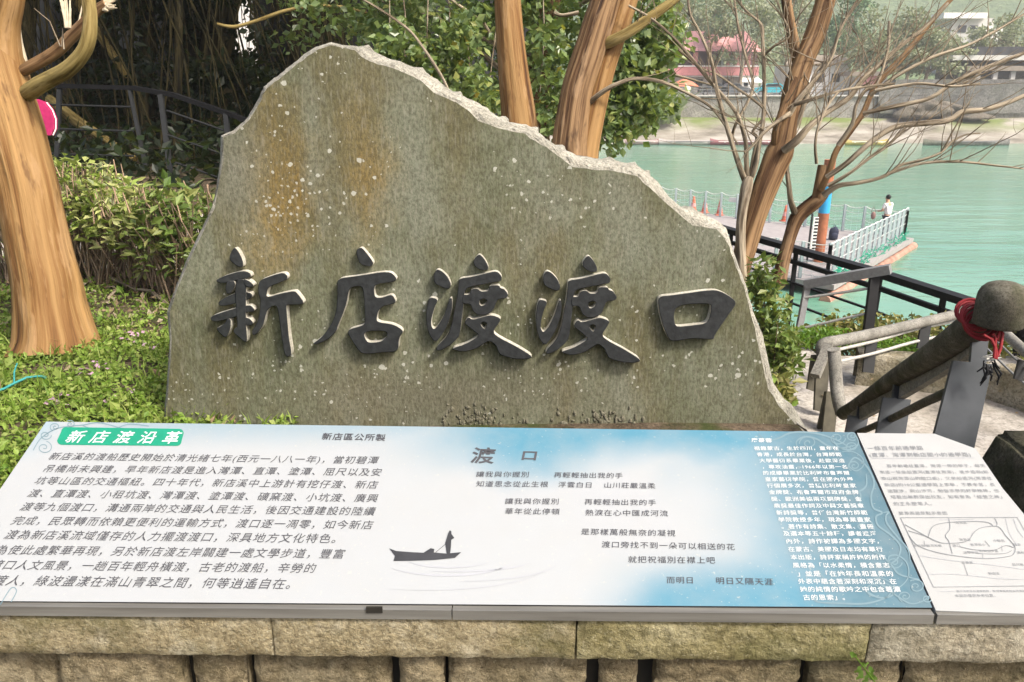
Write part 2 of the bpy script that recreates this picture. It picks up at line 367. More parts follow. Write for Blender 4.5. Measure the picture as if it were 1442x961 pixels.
M['shore'] = g.done(sc_, .95, g.bump(f, .6, .3), 0, .1)
s_ = MB(); nx = 140; prof = [(86, -6), (88.5, -4.35), (90, -4.05), (92, -3.5), (93.5, -2.9), (95, -2.1), (96.2, -1.75), (98, -1.6)]
vs = []
for j, (y, z) in enumerate(prof):
    for i in range(nx + 1):
        x = -60 + 220 * i / nx
        k = noise.noise(Vector((x * .12, y * .3, 0))) * .6 + noise.noise(Vector((x * .5, y * .6, 3))) * .25
        vs.append((x, y + (k * 1.2 if j < 7 else 0), z + (k * .5 if 1 < j < 7 else 0)))
s_.add(vs, [(j * (nx + 1) + i, j * (nx + 1) + i + 1, (j + 1) * (nx + 1) + i + 1, (j + 1) * (nx + 1) + i) for j in range(len(prof) - 1) for i in range(nx)], 0, True)
structure(s_, 'river_shore', M['shore'])
r_ = MB(); r_.quad((-60, 97.4, .72), (160, 97.4, .72), (160, 130, .9), (-60, 130, .9)); structure(r_, 'far_road', M['path'])
g = G('far_hill'); f = g.noise(1, 8, g.pos((.05, .05, .09)), .7); q = g.noise(1, 4, g.pos((.3, .3, .4)), .7)
M['hill'] = g.done(g.ramp(g.mth('ADD', g.mth('MULTIPLY', f, .5), g.mth('MULTIPLY', q, .5)), [(.35, (.10, .15, .08)), (.6, (.18, .23, .12)), (.7, (.26, .29, .19))]), .95, g.bump(q, 1, 3), 0, .05)
h_ = MB(); nx, ny = 120, 26; vs = []
for j in range(ny + 1):
    for i in range(nx + 1):
        x = -260 + 760 * i / nx; y = 128 + 900 * (j / ny) ** 1.5
        z = .85 + smooth(0, 1, (y - 130) / 330) * (46 + 26 * noise.noise(Vector((x * .006, y * .004, 1)))) + smooth(0, 1, (y - 128) / 40) * 6 * (1 + noise.noise(Vector((x * .03, y * .03, 4)))) - (y - 128) * .012
        vs.append((x, y, z))
h_.add(vs, [(j * (nx + 1) + i, j * (nx + 1) + i + 1, (j + 1) * (nx + 1) + i + 1, (j + 1) * (nx + 1) + i) for j in range(ny) for i in range(nx)], 0, True)
structure(h_, 'hill', M['hill'])

# near paths
t_ = MB(); TZ = -.62
t_.box((3.15, 4.3, TZ - .16), (2.5, 4.3, .32)); structure(t_, 'concrete_terrace', M['concrete'])
st = MB()
for k in range(7): st.box((2.02 + .14 * k, 5.7 + .42 * k, TZ - .135 - .085 * k), (.95, .46, .26))
structure(st, 'stone_steps', M['concrete'])
pv = MB(); pv.quad((-12, -5, -.03), (12, -5, -.03), (12, 1.2, -.03), (-12, 1.2, -.03)); structure(pv, 'pavement', M['concrete'])
pp = MB()
for i in range(24):
    x0 = -9 + i * .4; x1 = x0 + .4
    def pz(x, y): return ground_h(x, y) + .05
    for y0 in (5.9, 6.25, 6.6, 7.0, 7.3):
        pp.quad((x0, y0, pz(x0, y0)), (x1, y0, pz(x1, y0)), (x1, y0 + .4, pz(x1, y0 + .4)), (x0, y0 + .4, pz(x0, y0 + .4)))
structure(pp, 'footpath', M['path'])

# ================================================================== STONE WALL under the reading boards
SL = R(21); PN = Vector((0, -math.sin(SL), math.cos(SL))); P0 = Vector((0, 1.315, .628))
def pp_(x, y, off=0.): return hit(x, y, P0 + PN * off, PN)         # pixel of the layout -> point on the sloping board plane
E0 = pp_(-107, 846); E1 = pp_(1313, 859)
WX = (E1 - E0).normalized(); WY = Vector((0, 0, 1)).cross(WX).normalized(); WZ = WX.cross(WY)
def wl(p): d = p - E0; return Vector((d.dot(WX), d.dot(WY), d.dot(WZ)))
def wg(x, y, z): return E0 + WX * x + WY * y + WZ * z
def wface(px, py, yoff=0.): return wl(hit(px, py, E0 + WY * yoff, WY))
wall = thing('stone_wall', (E0.x + 1.1, E0.y + .2, 0), 'low wall of rough yellowish stone with long coping blocks under the reading boards', 'wall')
def rock(x0, x1, y0, y1, z0, z1, amp, seed, tilt=0.0, nx=None, cr=.006, slope=0.):
    """rough-faced block in the wall's frame: front, top and ends displaced"""
    mb = MB(); L = x1 - x0; nx = nx or max(6, int(L / .013)); nz = max(4, int((z1 - z0) / .013)); ny = 4
    def disp(x, y, z):
        p = Vector((x * 1.0 + seed * 7.7, y, z))
        return noise.fractal(p * 28, 1., 2.1, 4) * amp + noise.noise(p * 7) * amp * .9
    def pt(u, v, side):
        x = x0 + L * u; z = z0 + (z1 - z0) * v
        e = min(u * L, (1 - u) * L, v * (z1 - z0), (1 - v) * (z1 - z0)); rr = max(0, 1 - e / cr) ** 2 * cr * .8
        return wg(x + tilt * (v - .5) * (1 if u > .5 else 0) * .0 + noise.noise(Vector((z * 40, seed, u))) * .004 * (u in (0, 1)), y0 + disp(x, y0, z) + rr, z + noise.noise(Vector((x * 30, seed, v))) * .004)
    vs = [pt(i / nx, j / nz, 0) for j in range(nz + 1) for i in range(nx + 1)]
    fs = [(j * (nx + 1) + i, j * (nx + 1) + i + 1, (j + 1) * (nx + 1) + i + 1, (j + 1) * (nx + 1) + i) for j in range(nz) for i in range(nx)]
    mb.add(vs, fs, 0, True)
    a, b, c, d = vs[0], vs[nx], vs[-1], vs[-1 - nx]
    dy = WY * (y1 - y0); up = WZ * slope
    mb.add([a, b, c, d, a + dy, b + dy, c + dy + up, d + dy + up], [(4, 0, 3, 7), (1, 5, 6, 2), (7, 6, 5, 4)], 0)
    top = vs[-1 - nx:]; mb.add(top + [p + dy + up for p in top], [(i, i + 1, nx + 2 + i, nx + 1 + i) for i in range(nx)], 0)
    bot = vs[:nx + 1]; mb.add(bot + [p + dy for p in bot], [(i, i + 1, nx + 2 + i, nx + 1 + i) for i in range(nx)], 0)
    return mb
zt = wface(640, 869).z; zb = wface(640, 926).z
seams = [-420, 383, 812, 1226, 1830]
rock(wface(-1250, 897, -.004).x, wface(-420, 897, -.004).x - .0015, -.004, .20, zb, zt, .0035, 9).build('coping_stone', M['coping'], wall)
mts = ['coping', 'coping', 'coping_green', 'coping_grey']
for k in range(4):
    x0 = wface(seams[k], 897, -.004).x; x1 = wface(seams[k + 1], 897, -.004).x
    o = rock(x0 + .0015, x1 - .0015, -.004, .20, zb, zt, .0035, k).build('coping_stone', M[mts[k]], wall)
    if k == 2: o['label'] = 'coping block stained green with moss'
edges = [-1250, -1010, -790, -600, -380, -160, 78, 262, 350, 555, 628, 836, 912, 1136, 1278, 1500, 1720]
gaps = [4, 6, 5, 7, 4, 5, 5, 9, 6, 9, 4, 12, 16, 10, 9, 5, 5]
zw = zb - .004
for k in range(len(edges) - 1):
    x0 = wface(edges[k] + gaps[k] * .75, 945, .02).x; x1 = wface(edges[k + 1] - gaps[k + 1] * .75, 945, .02).x
    rock(x0, x1, .018 + .008 * (k % 3), .30, zw - .26 + .02 * (k % 2), zw - .002 - .006 * (k % 2), .009, 20 + k, cr=.013).build('wall_stone', M['wallstone'], wall)
    rock(x0 - .1, x1 - .1, .02 + .008 * (k % 2), .30, zw - .60, zw - .275, .009, 40 + k, cr=.013).build('wall_stone', M['wallstone'], wall)
c_ = MB(); a = -1.2; b = 3.7
vs = [wg(x, y, z) for x in (a, b) for y, z in ((.06, -.66), (.06, zb + .01), (.12, zb + .011), (.15, zb + .012), (.18, zb + .01), (.18, -.66))]
c_.add(vs, [(0, 1, 2, 3, 4, 5), (6, 7, 8, 9, 10, 11)] + [(i, (i + 1) % 6, (i + 1) % 6 + 6, i + 6) for i in range(6)])
c_.build('wall_core', M['gap'], wall)

# ================================================================== MONUMENT SLAB
TL = R(3); FN = Vector((0, -math.cos(TL), math.sin(TL))); F0 = Vector((0, 3.02, LAWN))
def fp(x, y, off=0.): return hit(x, y, F0 + FN * off, FN)
slab = thing('monument', (0.05, 3.15, LAWN), 'big weathered grey-green stone slab with five dark raised Chinese characters standing on the lawn', 'monument')
so_ = Vector(slab.location)
OCH = [tuple(fp(395, 265) - so_), tuple(fp(520, 240) - so_), tuple(fp(330, 240) - so_), tuple(fp(640, 560) - so_)]
M['slab'] = slab_mat()
OUT = [(226,660),(230,592),(235,540),(239,480),(235,440),(247,405),(261,370),(284,322),(299,290),(305,262),(310,228),(311,192),(329,184),(349,165),(364,140),(371,122),(384,113),(397,102),(410,91),(428,77),(445,66),(466,60),(490,64),(512,66),(530,74),(550,85),(566,87),(590,97),(615,111),(630,125),(650,134),(672,145),(690,157),(708,169),(735,176),(755,183),(768,195),(790,209),(812,219),(845,223),(870,228),(895,231),(908,241),(925,255),(942,277),(960,292),(985,299),(1010,311),(1022,321),(1030,345),(1040,375),(1050,400),(1060,438),(1075,475),(1082,510),(1089,540),(1105,562),(1120,577),(1137,606),(1162,660)]
INN = [(229,660),(233,592),(238,540),(242,480),(239,440),(251,405),(265,371),(288,323),(303,291),(308,262),(314,229),(315,194),(332,187),(352,168),(367,143),(375,125),(387,116),(400,106),(413,95),(430,82),(446,71),(466,64),(486,68),(499,71),(514,84),(533,91),(550,95),(572,104),(592,113),(611,131),(632,140),(645,146),(661,157),(673,170),(702,181),(739,189),(755,200),(771,209),(788,221),(805,235),(833,239),(865,241),(896,248),(915,265),(928,277),(940,288),(955,301),(975,318),(1009,323),(1021,336),(1028,350),(1037,378),(1047,402),(1057,440),(1066,478),(1074,515),(1082,548),(1098,573),(1112,588),(1126,606),(1150,660)]
def resamp(pts, seg=6):
    out = []
    for i in range(len(pts) - 1):
        a, b = Vector(pts[i]), Vector(pts[i + 1])
        for k in range(seg): out.append(a.lerp(b, k / seg))
    out.append(Vector(pts[-1])); return out
oi, ii = resamp(OUT), resamp(INN); NL = len(oi)
rings = []
inner = [fp(p.x + 1.3 * noise.noise(Vector((i * .35, 0, 0))), p.y + 1.3 * noise.noise(Vector((i * .35, 5, 0)))) for i, p in enumerate(ii)]
rings.append(inner)
for k, (t, dep) in enumerate(((.35, .010), (.7, .035), (1., .075))):
    ring = []
    for i in range(NL):
        p = ii[i].lerp(oi[i], t); nz_ = noise.fractal(Vector((i * .14, k * 1.9, 2)), 1, 2, 4); n2_ = noise.noise(Vector((i * .5, k * 3., 8)))
        q = fp(p.x + n2_ * 1.3, p.y + nz_ * 2.0, -dep - .012 * nz_); ring.append(q)
    rings.append(ring)
cen = Vector((.0, 3.2, .9))
for k, (dep, sh) in enumerate(((.14, .0), (.22, .02), (.30, .06))):
    ring = []
    for i in range(NL):
        q = rings[3][i] - FN * (dep - .075); d = (cen - q); d.y = 0
        ring.append(q + d * sh + Vector((1, 0, 1)) * .02 * noise.noise(Vector((i * .25, k * 2.2, 3)))  - d.normalized() * .012 * max(0, noise.noise(Vector((i * .2, k, 6)))))
    rings.append(ring)
mb = MB(); mb.add(inner, [tuple(t) for t in tessellate_polygon([inner])], 0)
vs = [p for r in rings for p in r]
mb.add(vs, [(k * NL + i, (k * NL + (i + 1)), ((k + 1) * NL + (i + 1)), (k + 1) * NL + i) for k in range(len(rings) - 1) for i in range(NL - 1)], 1, False)
mb.add(rings[-1], [tuple(t) for t in tessellate_polygon([rings[-1]])], 1)
mb.add([inner[0], inner[-1], rings[-1][-1], rings[-1][0]], [(0, 1, 2, 3)], 1)
mb.build('slab', [M['slab'], M['rim']], slab)
# chipped scars along the foot of the face
mb = MB()
for i in range(150):
    cx = rnd.choice([rnd.gauss(668, 14), rnd.gauss(838, 22), rnd.gauss(830, 40), rnd.gauss(690, 28)]); cy = 600 - abs(rnd.gauss(0, 12)) - (8 if i % 9 == 0 else 0)
    c = fp(cx, cy, .002); s = rnd.uniform(.004, .011)
    mb.ell(c, (s * rnd.uniform(.5, 1.1), .0035, s * rnd.uniform(.5, 1.9)), 6, 4, 0, .5, i)
mb.build('chipped_scars', M['chip'], slab)['kind'] = 'stuff'

# ---- characters, each traced stroke group raised from the face
Z1 = lambda p: (280 + p[0] / 4.8067, 330 + p[1] / 4.8067)
Z2 = lambda p: (580 + p[0] / 4.805, 330 + p[1] / 4.805)
Z3 = lambda p: (740 + p[0] / 4.506, 330 + p[1] / 4.506)
def Z2b(p): x, y = Z2(p); return (754.2 + (x - 599.8) * .988, 358.6 + (y - 356.8) * 1.021)
def chaikin(l, it=2, q=.22):
    for _ in range(it):
        o = []
        for i in range(len(l)):
            a = Vector(l[i]); b = Vector(l[(i + 1) % len(l)]); o += [a.lerp(b, q), a.lerp(b, 1 - q)]
        l = o
    return l
def glyph(name, polys, zf, H=.036):
    mb = MB()
    for k, pl in enumerate(polys):
        loops = pl if isinstance(pl[0][0], (tuple, list)) else [pl]
        h = H + .0025 * (k % 4)
        L2 = [chaikin(l) for l in loops]
        ch = .004
        f3 = []; b3 = []; m3 = []
        for li, l in enumerate(L2):
            px = [Vector(zf(tuple(p))) for p in l]; n = len(px)
            area = sum(px[i].x * px[(i + 1) % n].y - px[(i + 1) % n].x * px[i].y for i in range(n))
            sgn = (1 if area > 0 else -1) * (1 if li == 0 else -1)
            ins = []
            for i in range(n):
                t = (px[(i + 1) % n] - px[i - 1]); t = t.normalized() if t.length > 0 else Vector((1, 0))
                ins.append(px[i] + Vector((-t.y, t.x)) * sgn * .9)
            f3.append([fp(p.x, p.y, h) for p in ins]); m3.append([fp(p.x, p.y, h - ch) for p in px]); b3.append([fp(p.x, p.y, h) - FN * (h + .01) for p in px])
        allv = [p for l in f3 for p in l]
        mb.add(allv, [tuple(t) for t in tessellate_polygon(f3)], 0)
        for f, m, b in zip(f3, m3, b3):
            n = len(f)
            mb.add(f + m, [(i, (i + 1) % n, (i + 1) % n + n, i + n) for i in range(n)], 0, False)
            mb.add(m + b, [(i, (i + 1) % n, (i + 1) % n + n, i + n) for i in range(n)], 1, True)
    o = mb.build('carved_character', [M['ink'], M['ink_edge']], slab); o['label'] = name; return o
XIN = [[(238,85),(205,150),(215,185),(270,225),(302,222),(298,175),(265,110)],
 [(112,312),(180,278),(300,246),(348,262),(356,292),(300,304),(240,318),(180,332),(130,330)],
 [(240,310),(322,300),(318,480),(318,600),(330,735),(300,725),(262,690),(232,662),(240,640),(262,630),(256,560)],
 [(190,322),(240,312),(248,350),(215,405),(185,402),(180,360)],
 [(128,470),(150,445),(240,400),(320,385),(350,405),(365,420),(345,440),(270,465),(150,492)],
 [(78,568),(95,550),(200,515),(310,485),(350,480),(380,510),(370,525),(330,530),(250,562),(120,594),(85,588)],
 [(190,570),(218,575),(215,640),(190,700),(165,695),(112,640),(150,622),(180,600)],
 [(300,300),(345,318),(372,345),(358,362),(310,355)], [(305,395),(350,395),(366,418),(345,440),(305,445)],
 [(300,560),(340,568),(370,598),(355,618),(325,620),(300,610)],
 [(405,315),(480,285),(570,258),(600,280),(598,305),(570,320),(480,355),(465,375),(455,430),(540,405),(645,382),(668,400),(712,460),(700,478),(600,478),(592,485),(600,600),(610,700),(630,815),(605,835),(580,820),(560,700),(545,580),(530,490),(505,485),(465,510),(450,560),(435,620),(390,680),(365,685),(355,660),(390,610),(410,550),(418,440),(400,400)]]
DIAN = [[(1090,90),(1062,112),(1080,190),(1110,212),(1165,222),(1185,195),(1150,145),(1110,95)],
 [[(935,300),(1060,285),(1290,248),(1340,295),(1330,322),(1200,340),(1185,365),(1192,430),(1240,430),(1310,405),(1335,455),(1325,470),(1240,490),(1215,520),(1205,560),(1205,595),(1320,610),(1390,655),(1355,700),(1350,795),(1260,800),(1110,815),(1075,780),(1035,720),(995,650),(1120,615),(1125,590),(1122,480),(1112,370),(1090,352),(1040,358),(1015,380),(1000,470),(975,540),(945,610),(930,660),(880,710),(800,748),(765,745),(830,700),(885,630),(920,560),(935,480),(938,380)],
  [(1115,672),(1160,655),(1255,655),(1275,670),(1268,700),(1230,730),(1150,735),(1130,715)]]]
DU = [[(455,130),(415,180),(420,215),(465,245),(515,248),(518,215),(490,165)],
 [(318,300),(400,290),(500,265),(575,248),(610,285),(605,318),(570,325),(430,350),(370,365),(355,400),(350,480),(340,560),(325,680),(300,715),(250,760),(190,790),(160,785),(180,750),(240,690),(270,610),(285,520),(305,430),(315,340)],
 [[(340,410),(390,410),(400,375),(440,365),(470,390),(520,385),(525,345),(590,345),(600,365),(625,370),(655,410),(640,435),(590,440),(575,450),(550,520),(510,545),(450,550),(410,520),(395,470),(340,475)],[(455,450),(490,435),(510,450),(500,475),(470,487),(458,475)]],
 [[(385,560),(410,580),(480,560),(540,545),(605,570),(590,600),(545,665),(600,705),(700,755),(825,830),(780,848),(690,845),(600,820),(580,790),(570,755),(525,720),(490,740),(430,780),(340,800),(275,780),(280,770),(360,745),(430,705),(455,685),(400,640),(360,610),(360,590)],[(462,610),(480,592),(505,600),(505,620),(490,645)]],
 [(170,235),(145,275),(150,330),(190,355),(250,375),(268,345),(245,290),(205,250)],
 [(120,425),(180,440),(155,490),(132,570),(130,620),(150,648),(190,600),(225,530),(255,435),(270,430),(274,470),(270,520),(245,610),(200,690),(160,735),(120,690),(100,620),(95,540),(105,470)]]
KOU = [[[(840,395),(950,385),(1190,350),(1260,370),(1348,430),(1290,510),(1200,640),(1195,668),(1150,668),(1060,660),(925,685),(895,640),(865,560),(845,470)],[(950,470),(1010,445),(1165,440),(1182,460),(1165,540),(1140,568),(1050,580),(965,588),(948,570),(940,520)]]]
glyph('dark raised character at the left end of the row', XIN, Z1); glyph('dark raised character with a dot over a long sweeping stroke, second in the row', DIAN, Z1)
glyph('dark raised character, first of the matching pair', DU, Z2); glyph('dark raised character, second of the matching pair', DU, Z2b); glyph('dark raised square open character at the right end', KOU, Z3)
# ================================================================== READING BOARDS
g = G('printed_board'); va = g.n('ShaderNodeVertexColor', layer_name='print')
cc = g.mix(g.ramp(g.noise(14, 6, None, .65), [(.40, .0), (.75, .22)]), va.outputs[0], (.30, .30, .28))
cc = g.mix(g.ramp(g.noise(130, 2, None, .6), [(.66, .0), (.74, .4)]), cc, (.42, .40, .34))
M['board'] = g.done(cc, .42, g.bump(g.noise(2.5, 3), .04, .02), 0, .35)
def colgrid_board(name, corners, nu, nv, colour, parent, thick=.012, lift=0.):
    """flat printed board: corners TL,TR,BR,BL (layout pixels); print colours are the design's own"""
    mb = MB(); vs = []; cs = []
    for j in range(nv + 1):
        for i in range(nu + 1):
            u, v = i / nu, j / nv
            a = Vector(corners[0]).lerp(Vector(corners[1]), u); b = Vector(corners[3]).lerp(Vector(corners[2]), u); p = a.lerp(b, v)
            vs.append(pp_(p.x, p.y, lift)); cs.append(colour(p.x, p.y))
    mb.add(vs, [(j * (nu + 1) + i, (j + 1) * (nu + 1) + i, (j + 1) * (nu + 1) + i + 1, j * (nu + 1) + i + 1) for j in range(nv) for i in range(nu)])
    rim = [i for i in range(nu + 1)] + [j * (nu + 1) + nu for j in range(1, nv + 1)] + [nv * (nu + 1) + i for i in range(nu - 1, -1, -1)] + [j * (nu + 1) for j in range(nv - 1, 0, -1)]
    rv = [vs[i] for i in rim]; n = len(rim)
    mb.add(rv + [p - PN * thick for p in rv], [(i, (i + 1) % n, (i + 1) % n + n, i + n) for i in range(n)], 1)  # rim faces coloured dark to paint the shadow line above the metal edging
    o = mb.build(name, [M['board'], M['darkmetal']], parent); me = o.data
    at = me.color_attributes.new('print', 'FLOAT_COLOR', 'POINT')
    allc = cs + [(.5, .5, .5)] * (2 * n)
    at.data.foreach_set('color', [x for c in allc for x in (*c, 1)])
    return o
def lerp3(a, b, t): return tuple(x + (y - x) * t for x, y in zip(a, b))
def print_blue(x, y):
    WHT = (.31, .324, .332); BLU = (.062, .185, .255); STL = (.04, .078, .097)
    n = noise.fractal(Vector((x * .006, y * .009, 0)), 1, 2, 3) * .18
    top = smooth(690, 600, y + n * 200) * smooth(470, 690, x) * (.55 + .45 * smooth(560, 760, x))
    top = max(top, .45 * smooth(640, 596, y) * smooth(20, 260, x))
    top *= 1 - .55 * smooth(705, 625, y) * 0
    rt = smooth(930, 1130, x + n * 260 + max(0, 690 - y) * .8)
    lo = smooth(835, 965, x + n * 150 + (y - 780) * .5) * smooth(740, 830, y + n * 120)
    midw = .75 * math.exp(-(((x - 960) / 120) ** 2 + ((y - 745) / 62) ** 2))
    b = min(1, max(top, rt * .8, lo)) * (1 - midw)
    c = lerp3(WHT, BLU, b)
    st = smooth(1030, 1160, x + (y - 620) * -.28 + n * 100)
    st2 = smooth(1190, 1310, x - (y - 610) * .43 + 40)
    c = lerp3(c, (.055, .122, .158), st * .85)
    c = lerp3(c, STL, st2 * .75)
    lt = smooth(95, 40, x + (y - 610) * .4) * smooth(660, 595, y)
    return lerp3(c, (.16, .28, .35), lt * .7)
BC = [(65, 594), (1203, 609), (1313, 856), (-107, 846)]
board = thing('information_board', pp_(640, 740), 'long blue and white printed board with a black boat picture, on the wall', 'information board')
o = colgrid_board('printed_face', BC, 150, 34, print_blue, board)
WB = [(1206, 612), (1316, 613), (1560, 866), (1317, 859)]
board2 = thing('map_board', pp_(1380, 740), 'white printed board with a line map and one cut corner right of the blue board', 'information board')
mb = MB(); lp = [(1207, 610), (1316, 611), (1374, 632), (1412, 688), (1480, 770), (1530, 868), (1318, 860)]
top = [pp_(x, y, .001) for x, y in lp]; mb.poly(top, -PN * .012)
mb.build('printed_face', flat('white_board_face', (.31, .316, .312), .45, 0, .05, 8, .3), board2)
# dull metal edging, one vertical strip per board, one seam
def edging(parent, xa, xb, ya, yb, seam=None):
    a = wl(pp_(xa, ya)); b = wl(pp_(xb, yb)); mbs = []
    segs = [(a.x, b.x)] if seam is None else [(a.x, wl(pp_(seam, 852)).x - .001), (wl(pp_(seam, 852)).x + .001, b.x)]
    for p, q in segs:
        mb = MB(); vs = []
        for x in (p, q):
            for y, z in ((-.010, -.0045), (.012, -.003), (.012, -.026), (-.010, -.026)): vs.append(wg(x, y, z))
        mb.add(vs, [(0, 1, 2, 3), (4, 5, 6, 7), (0, 1, 5, 4), (1, 2, 6, 5), (2, 3, 7, 6), (3, 0, 4, 7)]); mb.build('metal_edging', M['steel'], parent)
edging(board, -107, 1312, 846, 857, 637); edging(board2, 1317, 1520, 858, 861)
# small dark catch in the edging
mb = MB(); q = wface(527, 858, -.0115); mb.box(wg(q.x, -.0105, q.z - .002), (.032, .004, .013)); mb.build('dark_catch', M['gap'], board)

# ---- lettering: glyph outlines from Blender's built-in font, laid on the board
INK = flat('print_black', (.035, .036, .04), .5); INKB = flat('print_soft_black', (.06, .06, .066), .5); INKG = flat('print_grey', (.17, .18, .19), .5); WHI = flat('print_white', (.5, .52, .52), .4, 0, .03)
CURL = flat('print_pale_blue', (.13, .20, .23), .4, 0, .05); RIP = flat('print_ripple', (.31, .32, .34), .4, 0, .04); GRN = flat('print_green', (.012, .21, .125), .4, 0, .08)
TCACHE = {}
def glyphs(body, bold=0., shear=0.):
    k = (body, bold, shear)
    if k in TCACHE: return TCACHE[k]
    c = bpy.data.curves.new('t', 'FONT'); c.body = body; c.resolution_u = 2; c.offset = bold; c.shear = shear; c.space_character = 1.12
    o = bpy.data.objects.new('t', c); col.objects.link(o)
    dg = bpy.context.evaluated_depsgraph_get(); dg.update()
    me = bpy.data.meshes.new_from_object(o.evaluated_get(dg))
    r = ([v.co.copy() for v in me.vertices], [tuple(p.vertices) for p in me.polygons])
    bpy.data.objects.remove(o); bpy.data.curves.remove(c); bpy.data.meshes.remove(me); TCACHE[k] = r
    return r
LINES = []
def textline(body, a, b, mb, bold=0., shear=.12, h=1.0, lift=.0012):
    vs, fs = glyphs(body, bold, shear)
    if not vs: return
    mb = MB(); LINES.append(mb)
    A = pp_(*a, lift); B = pp_(*b, lift); U = (B - A); L = U.length; U.normalize(); V = PN.cross(U)
    mx = max(v.x for v in vs); s = L / mx
    mb.add([A + U * (v.x * s) + V * (v.y * s * h) for v in vs], fs)
def q1(x, y): return (x / 2.575, 580 + y / 2.575)
def q2(x, y): return (520 + x / 2.486, 600 + y / 2.486)
def q3(x, y): return (1040 + x / 3.56, 600 + y / 3.56)
def ribbon(mb, pts, wpx, lift=.0008):
    if RIB is not None: mb = MB(); RIB.append(mb)
    """flat printed line along layout points, width in layout px"""
    n = len(pts); P = [Vector(p) for p in pts]; vs = []
    for i in range(n):
        t = P[min(i + 1, n - 1)] - P[max(0, i - 1)]; t = t.normalized() if t.length else Vector((1, 0)); nn = Vector((-t.y, t.x))
        ww = (wpx[i] if hasattr(wpx, '__len__') else wpx) / 2
        vs += [pp_(*(P[i] + nn * ww), lift), pp_(*(P[i] - nn * ww), lift)]
    mb.add(vs, [(2 * i, 2 * i + 1, 2 * i + 3, 2 * i + 2) for i in range(n - 1)])
def spline(pts, seg=10):
    P = [Vector(p) for p in pts]; out = []
    for i in range(len(P) - 1):
        p0 = P[max(0, i - 1)]; p1 = P[i]; p2 = P[i + 1]; p3 = P[min(len(P) - 1, i + 2)]
        for k in range(seg):
            t = k / seg; out.append(.5 * ((2 * p1) + (-p0 + p2) * t + (2 * p0 - 5 * p1 + 4 * p2 - p3) * t * t + (-p0 + 3 * p1 - 3 * p2 + p3) * t ** 3))
    out.append(P[-1]); return out
def lettering(mb, parent, mat, label=None):
    for m in LINES:
        m.leafy = 1; o = m.build('lettering', mat, parent)
        if label: o['label'] = label
    LINES.clear()
# ornaments
RIB = []
mb = MB()
def spiral(cx, cy, r, turns, a0, sx=1., k=1):
    return [(cx + math.cos(a0 + k * t * turns * 6.283) * r * (1 - t * .92) * sx, cy + math.sin(a0 + k * t * turns * 6.283) * r * (1 - t * .92) * .8) for t in [i / 40 for i in range(41)]]
C1 = [[(100,40),(140,72),(200,62),(260,35),(340,32),(420,45),(500,75),(560,110)], [(300,120),(290,80),(330,55),(390,65),(450,100),(520,110),(590,95)],
 [(470,60),(500,105),(560,120),(600,90),(590,50)], [(520,130),(575,130),(620,160),(625,200),(590,225),(555,200),(580,160),(620,180),(660,230),(680,290),(665,350),(675,410),(720,435),(690,455),(700,500),(760,545),(810,600),(800,660),(760,690),(755,655),(800,650),(845,690),(850,760),(800,810),(740,790),(690,760)],
 [(720,435),(755,432),(740,450),(745,490),(800,560),(850,620),(860,680)], [(600,470),(620,520),(600,500),(660,480),(680,530),(650,560)],
 [(560,640),(620,620),(700,640),(760,690),(800,740),(860,760),(910,770)], [(620,800),(700,760),(780,800),(770,850),(700,860),(640,820),(700,790),(790,850),(860,890),(920,880),(960,850)],
 [(380,840),(390,880),(520,890),(640,890),(740,860),(780,810)], [(400,720),(440,780),(500,800),(560,780),(540,740)], [(540,380),(600,400),(610,340),(570,330),(600,380)],
 [(640,240),(640,300),(600,330),(570,320)]]
for c in C1:
    s = spline([q3(*p) for p in c], 9); ribbon(mb, s, [1.1 + 1.5 * math.sin(math.pi * i / len(s)) for i in range(len(s))])
for cx, cy, r, a0 in ((495, 62, 42, 0), (570, 50, 30, 1), (350, 85, 45, 3), (580, 200, 34, 2), (780, 685, 40, 0), (890, 805, 45, 4), (835, 855, 35, 2), (680, 820, 45, 1), (945, 865, 30, 5), (570, 105, 34, 2)):
    ribbon(mb, [q3(x, y) for x, y in spiral(cx, cy, r, 1.6, a0)], 1.7, .00085)
for cx, cy, r, a0 in ((165, 85, 22, 0), (200, 55, 20, 2), (255, 45, 18, 4), (160, 130, 30, 5)):
    ribbon(mb, [q1(x, y) for x, y in spiral(cx, cy, r, 1.6, a0)], 1.1)
for c in ([(120, 140), (150, 95), (210, 60), (300, 48), (360, 40), (440, 60)], [(300, 50), (360, 70), (420, 60), (470, 45), (540, 52)], [(1, 700), (40, 640), (60, 650), (40, 690)]):
    s = spline([q1(*p) for p in c], 8); ribbon(mb, s, 1.2)
for m in RIB: m.leafy = 1; m.build('scroll_ornament', CURL, board)
RIB.clear()
# ripples round the printed boat
mb = MB()
for rx, ry, a0, a1, wd, cx, cy in ((300, 40, .15, 1.75, 6, 270, 470), (230, 55, .1, 2.6, 8, 270, 468), (370, 70, .05, 1.5, 4, 290, 475), (430, 95, .2, 1.9, 3, 200, 480), (150, 30, .2, 2.9, 5, 280, 465)):
    s = [q2(cx + rx * math.cos(a0 + (a1 - a0) * i / 40), cy + ry * math.sin(a0 + (a1 - a0) * i / 40)) for i in range(41)]
    ribbon(mb, s, [wd * .4 * math.sin(math.pi * i / 40) + .1 for i in range(41)], .0007)
for m in RIB: m.leafy = 1; m.build('printed_ripple', RIP, board)
RIB = None
mb = MB()
def flatpoly(mb, pts, lift=.0012):
    v = [pp_(*p, lift) for p in pts]; mb.add(v, [tuple(t) for t in tessellate_polygon([v])])
flatpoly(mb, [q2(*p) for p in [(70,429),(95,438),(150,442),(190,444),(215,428),(228,431),(226,443),(270,447),(322,442),(300,462),(230,469),(150,472),(85,473),(90,455)]])
